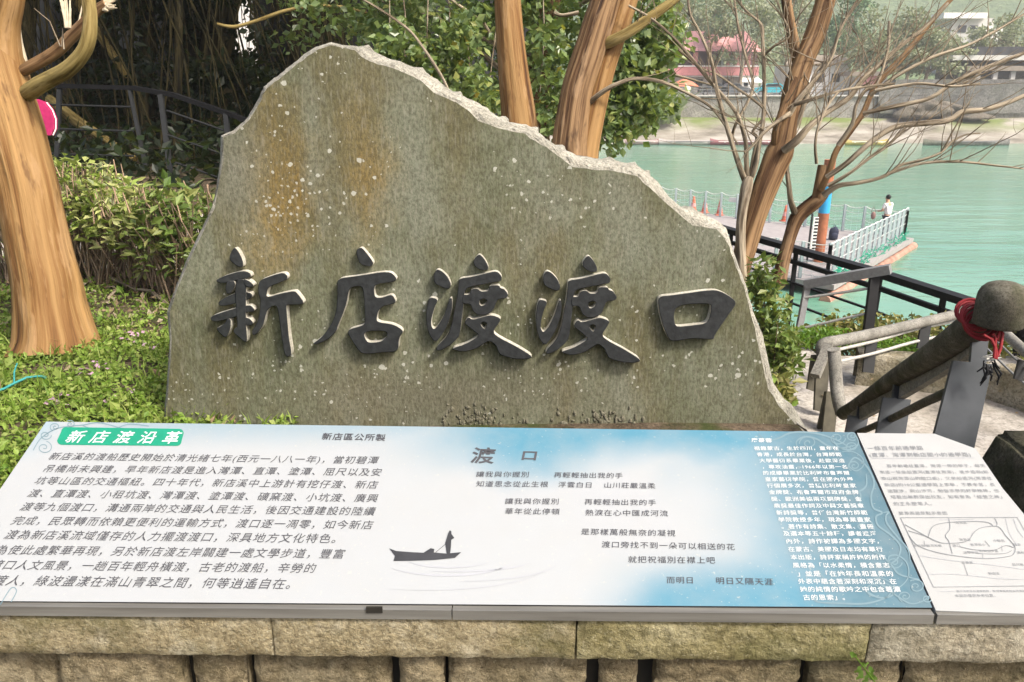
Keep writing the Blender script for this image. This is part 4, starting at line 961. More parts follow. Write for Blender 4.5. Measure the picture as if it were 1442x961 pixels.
for _ in range(9000):
    p = lawnf(q)
    if p is None: continue
    d_ = Vector((q.uniform(-.5, .5), q.uniform(-.5, .5), 1)) * q.uniform(.03, .085); s_v = Vector((q.uniform(-1, 1), q.uniform(-1, 1), 0)).normalized() * .003
    mb.add([p - s_v, p + s_v, p + d_ * .6 + s_v * .7, p + d_ + Vector((d_.x, d_.y, -.01)) * .5, p + d_ * .6 - s_v * .7], [(0, 1, 2, 3, 4)])
o = leafobj(mb, 'lawn_ground_cover', M['lawnleaf'], None, True)
def lawnedge(q):
    y = q.uniform(3.4, 9.0); x = q.uniform(-.9, 1.5); return onground(x, y, .01 + q.random() * .05)
mb = MB(); leaves(mb, 4000, lawnedge, .05, q, .5); leafobj(mb, 'weeds_behind_slab', M['lawnleaf'], None, True)
def litter(q):
    y = 4.2 + 2.2 * q.random(); x = q.uniform(-4.2, -1.2)
    return onground(x, y, .012 + q.random() * .02)
mb = MB(); leaves(mb, 1100, litter, .06, q, .9, .5, .3)
def litter2(q): y = 2.4 + 2.6 * q.random(); return onground(q.uniform(-3.4, -1.0), y, .035)
leaves(mb, 90, litter2, .055, q, .9, .5, .3)
def litter3(q): return onground(-1.2 + q.gauss(0, .06), 2.85 + q.gauss(0, .12), .03)
leaves(mb, 40, litter3, .05, q, .9, .5, .3)
def litter4(q): x = q.uniform(1.45, 3.6); y = q.uniform(3, 5.6); return Vector((x, y, -.49))
leaves(mb, 50, litter4, .04, q, 1.5, .5, .3)
leafobj(mb, 'fallen_dry_leaves', M['deadleaf'], None, True)
mb = MB()
for x, y in ((183, 468), (180, 480), (210, 486), (132, 522), (125, 518), (138, 527), (160, 563), (85, 562), (80, 570), (190, 472), (218, 490)):
    c = Wz(x, y, LAWN + .05)
    for k in range(7): leaves(mb, 1, lambda q: c + Vector((q.gauss(0, .022), q.gauss(0, .03), q.uniform(0, .015))), .026, q, 1, .8, .1)
leafobj(mb, 'fallen_pink_flowers', M['petal'], None, True)
mb = MB()
for x0, y0, x1, y1 in ((118, 386, 190, 408), (190, 408, 240, 432), (60, 465, 30, 490)):
    a = Wz(x0, y0, LAWN + .04); b = Wz(x1, y1, LAWN + .04); tw_ = MB(); tw_.tube([a, a.lerp(b, .4) + Vector((0, .05, .02)), b], [.012, .014, .008], 6)
    o = tw_.build('fallen_stick', M['twig']); setp(o, {118: 'bent bare stick lying on bare soil by the hedge foot', 190: 'dark stick lying on soil near the slab left edge', 60: 'short pale stick on the grass left of the trunk base'}[x0], 'stick')
tw_ = MB(); pts = [Wz(x, y, LAWN + .06) for x, y in ((-20, 556), (5, 548), (20, 540), (38, 532), (58, 530), (64, 532))]
tw_.tube(pts, [.006] * 6, 6); tw_.tube([pts[2], Wz(20, 524, LAWN + .08), Wz(24, 512, LAWN + .1)], [.004, .004, .003], 6)
setp(tw_.build('cord', M['cyanrope']), 'turquoise cord lying on the grass at the left edge', 'cord')

def shrub(name, label, cat, base, blobs, n, size, mat, stems=12, q=None, group=None, stemmat=None, up=.5, aspect=.5):
    t = thing(name, base, label, cat, group)
    mb = MB(); bl = []
    for c, r, wt in blobs: bl.append((Vector(base) + Vector(c), r, wt))
    for k in range(stems):
        a = Vector(base) + Vector((q.uniform(-.5, .5) * blobs[0][1][0], q.uniform(-.4, .4) * blobs[0][1][1], -.05)); c, r, wt = q.choice(bl)
        b = c + Vector((q.uniform(-.7, .7) * r[0], q.uniform(-.7, .7) * r[1], q.uniform(-.2, .9) * r[2]))
        mb.tube([a, a.lerp(b, .5) + Vector((q.uniform(-.04, .04), 0, .03)), b], [.008, .006, .003], 5, caps=False)
    mb.leafy = 1; mb.build('stems', stemmat or M['twig'], t)['kind'] = 'stuff'
    mb = MB(); leaves(mb, n, blobf(bl), size, q, up, aspect, .18); leafobj(mb, 'foliage', mat, t)
    return t
# clipped hedge on the left, one row of shrubs
q = random.Random(41)
M['hstem'] = flat('hedge_stem', (.22, .16, .11), .8, 0, .3)
HX = [(20, 5.7), (75, 5.75), (120, 5.7), (165, 5.65), (205, 5.5), (240, 5.25), (275, 5.1), (150, 6.3), (220, 6.2)]
HL = ['far left shrub of the clipped hedge, half hidden by the thick trunk', 'yellow-green shrub of the clipped hedge right beside the thick trunk', 'second clipped hedge shrub right of the thick trunk', 'tall clipped hedge shrub in the middle of the row', 'hedge shrub with bare lower stems and dark leaves', 'hedge shrub with drooping dark leaves near the slab', 'hedge shrub touching the slab left shoulder', 'back row hedge shrub behind the middle of the hedge', 'back row hedge shrub nearer the slab']
for k, (x, d) in enumerate(HX):
    b = W(x, 380, d); b.z = ground_h(b.x, b.y)
    topz = W(x, 205 + (x - 60) * .30 * (x > 60), d).z - b.z - .1 + q.uniform(-.09, .07)
    bl = [((q.uniform(-.1, .1), q.uniform(-.1, .1), topz * .78), (.30, .28, .24), 1), ((-.12, .1, topz * .68), (.26, .25, .2), .7), ((.14, -.1, topz * (.62 if k < 4 or k > 6 else .45)), (.26, .25, .22), .8), ((.0, 0, topz * .98), (.24, .24, .10), .6)]
    t = shrub('hedge_shrub', HL[k], 'shrub', b, bl, 430, .095, M['leaf_hedge'] if k not in (5, 6) else M['leaf_bush'], 40, q, 'clipped shrubs of the hedge on the left', M['hstem'], .9, .42)
    mb = MB()
    for s in range(12):
        a = b + Vector((q.uniform(-.3, .3), q.uniform(-.25, .25), topz * q.uniform(.85, 1.))); mb.tube([a, a + Vector((q.uniform(-.03, .03), 0, q.uniform(.05, .13)))], [.005, .004], 5)
    mb.leafy = 1; mb.build('cut_stems', M['cutstem'], t)['kind'] = 'stuff'
# bushes right of the slab
q = random.Random(51)
b = W(1078, 520, 4.7); b.z = -.35
shrub('bush', 'upright glossy green bush between the slab right edge and the stairs', 'bush', b, [((0, 0, .62), (.13, .16, .24), 1), ((.08, 0, .48), (.14, .16, .16), .9), ((-.05, .05, .86), (.10, .12, .2), .7), ((.12, .1, .35), (.12, .16, .14), .6), ((-.02, 0, .28), (.10, .14, .2), .7)], 1500, .066, M['leaf_bush'], 20, q)
b = W(1085, 520, 4.3); b.z = -.3
shrub('bush', 'yellow-green low bush at the slab right edge, below the glossy bush', 'bush', b, [((.02, 0, .15), (.08, .12, .16), 1), ((.07, 0, .30), (.08, .1, .10), .7)], 300, .075, M['leaf_yellow'], 12, q)
b = W(1095, 560, 4.2); b.z = -.5
shrub('grass_tuft', 'pale grey-green weed tuft at the foot of the slab right end', 'weed', b, [((.0, 0, .06), (.09, .1, .06), 1)], 160, .05, leafmat('pale_weed', [(.2, .2, .16), (.32, .31, .26), (.18, .2, .1)], .2, .8), 4, q)
for k, (x, y, d, lab) in enumerate(((1175, 455, 8.4, 'yellow-green shrub behind the grey landing rail, nearest the glossy bush'), (1215, 450, 8.2, 'yellow-green shrub behind the single grey post of the landing rail'), (1265, 455, 7.8, 'pale leafy shrub under the black riverside rail, right of the single grey post'), (1320, 455, 7.3, 'yellow-green shrub seen just left of the big handrail'), (1400, 470, 7.0, 'shrub seen behind the red rope and the round cap'))):
    b = W(x, y + 35, d); b.z = max(-1.3, ground_h(b.x, b.y)); hz = W(x, y - 8, d).z - b.z
    shrub('riverside_shrub', lab, 'shrub', b, [((0, 0, hz * .8), (.28, .25, .2), 1), ((.2, .1, hz * .65), (.25, .2, .2), .7), ((-.2, 0, hz * .6), (.25, .2, .2), .7), ((0, 0, hz * .35), (.35, .25, .25), .8)], 800, .085, M['leaf_yellow'], 14, q, 'shrubs along the riverside railing')
for k, (x, y, d, lab) in enumerate(((1150, 470, 6.9, 'bright green mound left of the landing rail corner'), (1258, 485, 6.9, 'bright green mound behind the pale rods of the landing rail'))):
    b = W(x, y + 18, d); b.z = W(x, y + 14, d).z
    shrub('ground_cover_mound', lab, 'plant', b, [((-.12, 0, .06), (.2, .2, .08), 1), ((.12, .05, .05), (.22, .2, .08), 1)], 1300, .045, M['leaf_bright'], 4, q, 'bright green mounds by the landing')
# little weed growing out of the coping joint
wp = thing('weed', hit(1222, 950, E0 - WY * .004, WY), 'small green weed sprouting from the joint in the coping stones', 'weed')
mb = MB(); b0 = hit(1226, 950, E0, WY); tip = hit(1205, 925, E0 - WY * .03, WY); mb.tube([hit(1222, 990, E0 - WY * .0, WY), b0 - WY * .025, tip], [.0018, .0015, .001], 6); mb.build('stem', M['leaf_bright'], wp)
mb = MB()
def leaf1(a, b, wd):
    a = Vector(a); b = Vector(b); m = a.lerp(b, .5); s = (b - a).cross(WY).normalized() * wd; m = m - WY * .006
    mb.add([a, a.lerp(b, .25) + s * .8, m + s, b.lerp(a, .2) + s * .6, b, b.lerp(a, .2) - s * .6, m - s, a.lerp(b, .25) - s * .8, m + WY * .004], [(8, i, (i + 1) % 8) for i in range(8)], 0, True)
H = lambda x, y, o=.02: hit(x, y, E0 - WY * o, WY)
for a, b, wd in (((1206, 926), (1197, 918), .006), ((1212, 935), (1224, 934), .005), ((1213, 938), (1203, 948), .006), ((1219, 946), (1236, 958), .0065), ((1215, 944), (1206, 958), .006), ((1224, 938), (1229, 950), .005), ((1222, 950), (1214, 962), .005)): leaf1(H(*a), H(*b), wd)
leafobj(mb, 'leaf_sprays', leafmat('weed_leaf', [(.10, .20, .03), (.16, .27, .05)], .3), wp)
# ================================================================== RAILINGS AND HANDRAILS
def rail(name, label, cat, loc): return thing(name, loc, label, cat)
def px(p): return W(*p)
# big round handrail going down the stairs on the right
hr = thing('handrail', W(1345, 640, 2.75), 'thick round mossy handrail on blue-grey steel plates running down toward the landing at the right', 'handrail')
a, r = path3([(1399,438,44,2.72),(1382,452,42,2.75),(1362,466,42,2.85),(1320,496,36,3.2),(1260,534,26,3.9),(1205,572,18.5,4.8),(1186,583,17.5,5.0)], 3)
mb = MB(); mb.tube(a, [max(x, .042) for x in r], 20, wob=.03); mb.build('rail', M['railconc'], hr)
mb = MB()
lo = [W(1372, 484, 2.86), W(1330, 514, 3.2), W(1264, 555, 3.9), W(1200, 590, 4.85)]
for i in range(3): mb.bar(lo[i], lo[i + 1], .03, .075)
mb.build('underside_bar', M['railgrey'], hr)
c = W(1405, 458, 2.66); rr = .079
mb = MB(); mb.lathe(c, [(0, -.002), (rr * .9, -.002), (rr, .006), (rr, .088), (rr * .97, .107), (rr * .88, .125), (rr * .70, .140), (rr * .42, .149), (0, .152)], 28); mb.build('end_cap', M['railconc'], hr)
def quadplate(pts, d, th=.014):
    v = [W(x, y, dd) for x, y, dd in [(p[0], p[1], p[2] if len(p) > 2 else d) for p in pts]]; n = (v[1] - v[0]).cross(v[2] - v[0]).normalized()
    if n.dot(CAM - v[0]) > 0: n = -n
    mb = MB(); mb.poly(v, n * th); return mb
def plates(pl, nk, d):
    quadplate(pl, d).build('post_plate', M['plate'], hr); quadplate(nk, d + .02).build('post_neck', M['plate'], hr)
plates([(1343,508), (1398,513), (1372,632), (1352,720), (1294,700), (1316,612)], [(1371,462), (1393,466), (1388,522), (1366,520)], 2.78)
plates([(1244,560), (1283,563), (1273,625), (1263,680), (1222,675), (1233,614)], [(1260,532), (1272,532), (1268,570), (1256,570)], 3.8)
plates([(1195,585), (1223,588), (1216,620), (1210,660), (1184,655), (1190,612)], [(1209,566), (1217,566), (1213,595), (1205,595)], 4.6)
mb = MB(); a, r = path3([(1336,552,13,2.86),(1300,568,13,3.2),(1255,590,12,3.8),(1215,607,11,4.5),(1195,615,10,4.9)], 3); mb.tube(a, [.018] * len(a), 10); mb.build('lower_rail', M['railconc'], hr)
mb = MB(); a, r = path3([(1186,584,18,5.0),(1180,560,18,5.05),(1177,530,18,5.1),(1175,500,18,5.15),(1174,492,16,5.15)], 5); mb.tube(a, [.041] * len(a), 16); mb.build('return_post', M['railgrey'], hr)
# red rope wound under the cap
rp = thing('rope', W(1385, 455, 2.6), 'dark red rope wound round the big handrail below its round cap, ends hanging down', 'rope')
mb = MB(); q = random.Random(3)
for k in range(7):
    cx, cy = 1375 + k * 2.6 - 6, 448 + k * 3.4 - 8; cc = W(cx, cy, 2.74 - k * .006); t = (W(1405, 430, 2.7) - W(1330, 490, 3.15)).normalized(); u = t.orthogonal().normalized(); v = t.cross(u); ro = .050 + q.uniform(0, .006)
    mb.tube([cc + (u * math.cos(z) + v * math.sin(z)) * ro + t * .01 * math.sin(z + k) for z in [i / 18 * 6.2832 for i in range(19)]], [.0052] * 19, 6, caps=False)
mb.build('coils', M['red'], rp)
mb = MB()
for pts in ([(1398,470),(1405,480),(1408,462),(1412,470),(1409,490),(1404,503)], [(1385,472),(1396,478),(1402,490),(1403,506)], [(1402,476),(1401,490),(1400,505)]): mb.tube([W(x, y, 2.62) for x, y in pts], [.0055] * len(pts), 6)
mb.build('hanging_ends', M['red'], rp)
st_ = thing('cable_ties', W(1395, 525, 2.68), 'tangle of dark straps and pale wire fixed to the edge of the nearest steel plate', 'strap')
mb = MB()
for k in range(12):
    a = W(1388 + q.uniform(-4, 12), 512 + q.uniform(-6, 8), 2.70); b = a + Vector((q.uniform(-.03, .03), q.uniform(-.02, 0), -q.uniform(.02, .07))); mb.tube([a, a.lerp(b, .5) + Vector((q.uniform(-.02, .02), -.012, 0)), b], [.003, .004, .002], 5)
mb.build('dark_straps', M['blackmetal'], st_)
mb = MB()
for k in range(6):
    a = W(1382 + q.uniform(0, 12), 506 + q.uniform(-4, 6), 2.69); b = W(1402 + q.uniform(-6, 8), 500 + q.uniform(-6, 14), 2.68); mb.tube([a, a.lerp(b, .5) + Vector((0, -.015, .012)), b], [.002] * 3, 5)
mb.build('pale_wire', M['palemetal'], st_)

# landing rail: grey round rail with pale rods and flat posts
lr = thing('landing_rail', W(1225, 525, 6.2), 'grey round rail with two pale steel rods along the concrete landing', 'railing')
def tb(pts, d, rad, n=10, sub=3):
    mb = MB(); a, r = path3(pts, d, sub); mb.tube(a, [rad] * len(a), n); return mb
tb([(1160,520,1,5.7),(1158,500,1,5.7),(1157,488,1,5.7),(1163,483,1,5.72),(1185,479,1,5.8),(1230,470,1,6.0),(1300,454,1,6.3),(1360,440,1,6.6),(1400,431,1,6.8)], 6, .042, 14).build('rail', M['railgrey'], lr)
for y0, y1, y2 in ((493, 473, 463), (510, 496, 478)):
    tb([(1178,y0,1,5.75),(1230,y0 - 12,1,6.0),(1290,y0 - 29,1,6.3),(1345,y0 - 40,1,6.6)], 6, .013, 8).build('rod', M['palemetal'], lr)
for x, y0, y1, d in ((1228, 474, 525, 6.02), (1304, 455, 492, 6.32), (1172, 552, 610, 5.3)):
    mb = MB(); a = W(x, y0, d); b = W(x - 6, y1, d); mb.bar(a, b, .085, .02, up=(0, 1, 0)); mb.build('flat_post', M['postwood'] if x < 1200 else M['darkmetal'], lr)
for pl, d in (([(1144,500), (1156,500), (1148,552), (1137,548)], 5.75), ([(1150,512), (1170,492), (1163,582), (1147,578)], 5.55), ([(1163,552), (1172,552), (1168,612), (1150,612)], 5.35)):
    quadplate(pl, d, .03).build('post_plate', M['postwood'], lr)
mb = MB(); mb.bar(W(1167, 486, 5.6), W(1148, 530, 5.5), .06, .05); mb.build('slanted_rail', M['railgrey'], lr)
# continuation seen right of the cap
lr2 = thing('stair_rail', W(1430, 500, 5.4), 'short stretch of grey round rail seen right of the big handrail cap', 'railing')
tb([(1380,440,1,6.0),(1410,465,1,5.7),(1442,494,1,5.3),(1500,545,1,4.8)], 6, .036, 12).build('rail', M['railgrey'], lr2)
for y in (20, 44): tb([(1385,462 + y - 20,1,6.0),(1410,487 + y - 20,1,5.7),(1442,516 + y - 20,1,5.3),(1500,560 + y - 20,1,4.9)], 6, .008, 6).build('rod', M['greymetal'], lr2)
mb = MB(); mb.bar(W(1440, 508, 5.3), W(1433, 535, 5.3), .06, .02, up=(0, 1, 0)); mb.build('flat_post', M['darkmetal'], lr2)
# upper landing rail
ur = thing('viewing_rail', W(1217, 525, 7.7), 'short grey flat-topped rail with a dark post and pale rods near the river', 'railing')
mb = MB(); mb.bar(W(1134, 400, 8.1), W(1254, 379, 7.6), .11, .09); mb.build('top_rail', M['greymetal'], ur)
mb = MB(); mb.bar(W(1232, 386, 7.7), W(1213, 545, 7.7), .09, .05, up=(0, 1, 0)); mb.build('post', M['blackmetal'], ur)
mb = MB(); mb.bar(W(1137, 402, 8.1), W(1124, 470, 8.1), .06, .05, up=(0, 1, 0)); mb.build('post', M['greymetal'], ur)
for p in ([(1130,420,1,8.1),(1180,413,1,7.9),(1232,405,1,7.7)], [(1128,463,1,8.1),(1175,452,1,7.9),(1228,440,1,7.7)]): tb(p, 8, .014, 8).build('rod', M['palemetal'], ur)
# black riverside railing
br = thing('riverside_railing', (4.0, 8.25, -1.2), 'long black railing with a broad flat top along the river edge', 'railing')
RP = [Vector((2.3, 13.4, -.3)), Vector((3.08, 10.9, -.3)), Vector((3.98, 8.25, -.3)), Vector((4.42, 6.48, -.3)), Vector((4.75, 5.1, -.3))]
for i in range(4):
    mb = MB(); mb.bar(RP[i], RP[i + 1] + (RP[i + 1] - RP[i]).normalized() * .0, .13, .07); mb.build('top_rail', M['blackmetal'], br)
    for dz in (.16, .42, .68):
        mb = MB(); mb.bar(RP[i] - Vector((0, 0, dz)), RP[i + 1] - Vector((0, 0, dz)), .03 if dz > .2 else .05, .022 if dz > .2 else .05); mb.build('rod', M['blackmetal'], br)
for i in range(4):
    for t in (0., .5):
        p = RP[i].lerp(RP[i + 1], t); mb = MB(); mb.bar(p - Vector((0, 0, .04)), p - Vector((0, 0, 1.3)), .05, .035, up=(0, 1, 0)); mb.build('post', M['blackmetal'], br)
# dark railing behind the hedge, upper left
dr = thing('dark_railing', W(210, 245, 9), 'dark metal railing sloping down behind the hedge in front of the banyan', 'railing')
TR = [W(-30, 118, 9.4), W(80, 121, 9.3), W(188, 124, 9.2), W(245, 134, 9.1), W(330, 163, 9.0), W(420, 200, 9.0)]
for i in range(5): mb = MB(); mb.bar(TR[i], TR[i + 1], .075, .05); mb.build('top_rail', M['blackmetal'], dr)
for oy in (26, 60, 95):
    for p in ([(-30,118 + oy,1,9.4),(80,122 + oy,1,9.3),(188,125 + oy,1,9.2)], [(235,130 + oy,1,9.1),(330,163 + oy,1,9.0),(420,200 + oy,1,9.0)]): tb(p, 9, .013, 6, 1).build('rod', M['darkmetal'], dr)
for x0, y0, x1, y1, d, wd in ((183, 128, 206, 240, 9.2, .035), (226, 134, 241, 250, 9.1, .055), (318, 160, 324, 230, 9.0, .055), (84, 124, 80, 230, 9.3, .05)):
    mb = MB(); mb.bar(W(x0, y0, d), W(x1, y1, d), wd, .04, up=(0, 1, 0)); mb.build('post', M['darkmetal'], dr)
# low mossy wall right, and the dark block at the right margin
mw = thing('curb_wall', (3.4, 5.5, TZ), 'low mossy concrete wall behind the big handrail at the right', 'wall')
bp = [Vector((2.70, 5.75, TZ)), Vector((3.57, 5.46, TZ)), Vector((4.1, 4.3, TZ))]
for i in range(2):
    mb = MB(); a, b = bp[i], bp[i + 1]; t = (b - a).normalized(); nn = Vector((-t.y, t.x, 0)) * (1 if Vector((-t.y, t.x, 0)).dot(Vector((.5, 1, 0))) > 0 else -1); n = 40; vs = []
    for j in range(7):
        for k in range(n + 1):
            p = a.lerp(b, k / n); h = .25 * j / 6; dd = noise.fractal(Vector((p.x * 9, p.y * 9, h * 9)), 1, 2, 4) * .012
            vs.append(p + Vector((0, 0, h + (noise.noise(p * 8) * .012 if j == 6 else 0))) - nn * dd)
    top = vs[-(n + 1):]
    for off in (.22,):
        vs += [p + nn * off for p in top]
    vs += [Vector((p.x, p.y, TZ)) for p in vs[-(n + 1):]]
    mb.add(vs, [(j * (n + 1) + k, j * (n + 1) + k + 1, (j + 1) * (n + 1) + k + 1, (j + 1) * (n + 1) + k) for j in range(8) for k in range(n)], 0, True); mb.build('wall_run', M['mosswall'], mw)
mb = MB(); c = W(1482, 676, 2.5); vs0 = [(-.115, -.1, -.12), (.2, -.1, -.12), (.2, .25, -.12), (-.115, .25, -.12), (-.085, -.1, .075), (.2, -.1, .08), (.2, .22, .085), (-.065, .22, .08)]
bm = bmesh.new(); bv = [bm.verts.new(c + Vector(v)) for v in vs0]
for f in [(3, 2, 1, 0), (4, 5, 6, 7), (0, 1, 5, 4), (1, 2, 6, 5), (2, 3, 7, 6), (3, 0, 4, 7)]: bm.faces.new([bv[i] for i in f])
bmesh.ops.bevel(bm, geom=bm.edges[:], offset=.018, segments=3, affect='EDGES'); bmesh.ops.subdivide_edges(bm, edges=bm.edges[:], cuts=3, use_grid_fill=True)
for v in bm.verts: v.co += Vector((1, 1, 1)) * .006 * noise.noise(v.co * 22)
bmesh.ops.recalc_face_normals(bm, faces=bm.faces)
me = bpy.data.meshes.new('stone_block'); bm.to_mesh(me); bm.free(); me.materials.append(M['darkrock'])
for p in me.polygons: p.use_smooth = True
o = bpy.data.objects.new('stone_block', me); col.objects.link(o); setp(o, 'dark mossy stone block at the right margin just behind the white board', 'stone block')
# pink sign behind the thick trunk
ps = thing('pink_sign', W(62, 185, 5.2), 'bright pink rounded sign with a pale rim half hidden behind the thick trunk', 'sign')
mb = MB(); L = [W(x, y, 5.2) for x, y in ((48, 140), (62, 145), (70, 155), (75, 168), (75, 182), (71, 191), (58, 190), (48, 185), (46, 160))]; mb.poly(L, Vector((0, .05, 0))); mb.build('panel', M['pink'], ps)
mb = MB(); mb.tube([l + Vector((.006, .02, 0)) for l in L[1:6]], [.004] * 5, 8); mb.tube([W(56, 192, 5.22), W(60, 330, 5.22)], [.015, .015], 8); mb.build('rim', M['white'], ps)

# ================================================================== PONTOON
C_ = Vector((14.8, 29.3, 0)); A_ = Vector((9.06, 22.1, 0)); D_ = Vector((6.4, 37.2, 0)); DZ = WATER + .42
e1 = (A_ - C_).normalized(); e2 = (D_ - C_).normalized()
pt = thing('pontoon', (10, 29, WATER), 'floating ferry landing stage with a pinkish deck and white net railings', 'pontoon')
def dk(u, v, z=0.): p = C_ + e1 * u + e2 * v; return Vector((p.x, p.y, DZ + z))
LU, LV = (A_ - C_).length, (D_ - C_).length
mb = MB(); mb.poly([dk(-.3, -.3), dk(LU, -.3), dk(LU, LV + .3), dk(-.3, LV + .3)], Vector((0, 0, -.16))); mb.build('deck', M['deck'], pt)
for v in (.0, LV * .5, LV):
    mb = MB(); mb.tube([dk(-.9, v - .2, -.42), dk(LU * .5, v - .2, -.42), dk(LU + .4, v - .2, -.42)], [.17] * 3, 14); mb.build('float', M['float'], pt)
mb = MB(); mb.tube([dk(-.2, -.1, -.42), dk(-.2, LV, -.42)], [.15] * 2, 12); mb.build('float', M['float'], pt)
def netrail(pa, pb, n, hgt=1.05, slack=.06, net=True, post=M['sheetpost'], wires=(.15, .5, .8, 1.0)):
    t = (pb - pa)
    for k in range(n + 1):
        p = pa + t * (k / n); mb = MB(); mb.bar(p, p + Vector((0, 0, hgt)), .085, .085, up=(0, 1, 0)); mb.build('railing_post', post, pt)
    mb = MB()
    for wv in wires:
        for k in range(n):
            a = pa + t * (k / n); b = pa + t * ((k + 1) / n); pts = []
            for s in range(5): x = s / 4; pts.append(a.lerp(b, x) + Vector((0, 0, hgt * wv - slack * 4 * x * (1 - x))))
            mb.tube(pts, [.009 if wv < .95 else .016] * 5, 4, caps=False)
    mb.leafy = 1; mb.build('rope_line', M['white'], pt)
    if net:
        mb = MB(); L = t.length; m = int(L / .22)
        for k in range(m + 1):
            p = pa + t * (k / m); mb.bar(p + Vector((0, 0, .05)), p + Vector((0, 0, hgt * .98)), .005, .005, up=(0, 1, 0))
        for k in range(7): z = hgt * (.1 + .13 * k); mb.bar(pa + Vector((0, 0, z)), pb + Vector((0, 0, z)), .006, .006)
        mb.leafy = 1; mb.build('netting', M['net'], pt)
netrail(dk(0, 0), dk(LU - .2, 0), 15, 1.15, .03); netrail(dk(0, 0), dk(0, LV), 15, 1.05, .10, True)
netrail(dk(0, LV), dk(LU, LV), 12, 1.05, .08, True)
netrail(dk(LU - .2, 0), dk(LU - .2, LV * .28), 4, 1.1, .04); netrail(dk(LU * .62, LV * .55), dk(LU * .62, LV * .98), 5, 1.05, .08, False, M['sheetpost'])
mb = MB(); q = random.Random(9)
pa = dk(.3, -.14, .12); pb = dk(LU - .3, -.14, .12)
for k in range(260):
    p = pa.lerp(pb, q.random()) + Vector((0, 0, q.uniform(-.35, .22))); d_ = Vector((q.uniform(-1, 1), q.uniform(-.3, .3), q.uniform(-1, 1))).normalized() * .16; mb.bar(p, p + d_, .02, .02)
mb.leafy = 1; mb.build('green_skirt_net', M['netgreen'], pt)['kind'] = 'stuff'
for u, v, lab in ((0, LV * .30, 0), (0, LV * .62, 0)):
    mb = MB(); p = dk(-.04, v, .78); mb.box(p, (.36, .03, .2), rz=math.atan2(e2.y, e2.x)); mb.build('notice_plate', M['white'], pt)
mb = MB(); p = dk(LU - .4, LV * .55, .25); mb.box(p, (1.6, .8, .5), rz=math.atan2(e2.y, e2.x)); mb.build('green_box', flat('dark_green_cover', (.02, .12, .08), .7), pt)
# mooring pile
pl = thing('mooring_pile', (10.0, 25.1, WATER), 'tall mooring pile painted in orange, blue and yellow bands with a black and white gauge', 'pile')
Zp = lambda y: hit(1150, y, Vector((0, 25.1, 0)), Vector((0, -1, 0))).z
def band(y0, y1, m, nm): mb = MB(); mb.tube([(10, 25.1, Zp(y0)), (10, 25.1, Zp(y1))], [.17, .17], 18); mb.build(nm, m, pl)
band(225, 262, M['pileorange'], 'upper_band'); band(262, 300, M['pileblue'], 'blue_band'); band(300, 388, M['pileorange'], 'lower_band'); band(388, 402, M['yellow'], 'yellow_band'); band(402, 440, M['pileblue'], 'foot_band')
mb = MB(); mb.box((9.72, 24.95, (Zp(305) + Zp(360)) / 2), (.16, .03, Zp(305) - Zp(360))); gb = mb.build('gauge_board', M['white'], pl)
mb = MB()
for k in range(12): z = Zp(360) + (Zp(305) - Zp(360)) * (k + .5) / 12; mb.box((9.74, 24.93, z), (.11, .012, .045))
mb.build('gauge_marks', M['blackmetal'], gb)
mb = MB(); mb.bar((9.6, 25.0, Zp(300)), (9.6, 25.0, Zp(420)), .05, .05, up=(0, 1, 0)); mb.build('guide_post', M['darkmetal'], pl)
# cones
cn = thing('traffic_cone', (0, 0, 0), 'x', 'cone', 'orange cones on the landing stage')
mb = MB(); mb.box((0, 0, .02), (.36, .36, .04)); mb.build('cone_base', M['cone'], cn, True)
mb = MB(); mb.lathe((0, 0, .04), [(.15, 0), (.11, .2), (.065, .48), (.035, .64), (0, .66)], 14); mb.build('cone_body', M['cone'], cn, True)
mb = MB(); mb.lathe((0, 0, .04), [(.118, .19), (.090, .33)], 14); mb.build('cone_stripe', M['pinkroof'], cn, True)
for k, (x, y, lab) in enumerate(((976, 298, 'leftmost orange cone on the landing stage, nearest the slab edge'), (992, 300, 'orange cone between two others on the landing stage'), (1013, 303, 'orange cone just left of the slim sapling stem'), (1105, 312, 'faded orange cone seen between the leaning trunk and the forked myrtle'))):
    c2 = cn if k == 0 else dup(cn); p = Wz(x, y, DZ); c2.location = p; c2['label'] = lab
# backpack
bk = thing('backpack', Wz(1173, 338, DZ), 'dark navy backpack standing on the landing stage deck', 'backpack')
b0 = Vector(bk.location); mb = MB(); mb.ell(b0 + Vector((0, 0, .24)), (.17, .12, .27), 14, 10, 0, .2, 3); mb.box(b0 + Vector((0, .02, .17)), (.28, .16, .30)); mb.build('pack', M['bag'], bk)
mb = MB(); mb.ell(b0 + Vector((-.02, -.13, .16)), (.14, .06, .13), 10, 8); mb.build('front_pocket', M['bag'], bk)
mb = MB(); mb.tube([b0 + Vector((-.05, 0, .5)), b0 + Vector((0, 0, .57)), b0 + Vector((.05, 0, .5))], [.015] * 3, 6); mb.build('handle', M['bag'], bk)
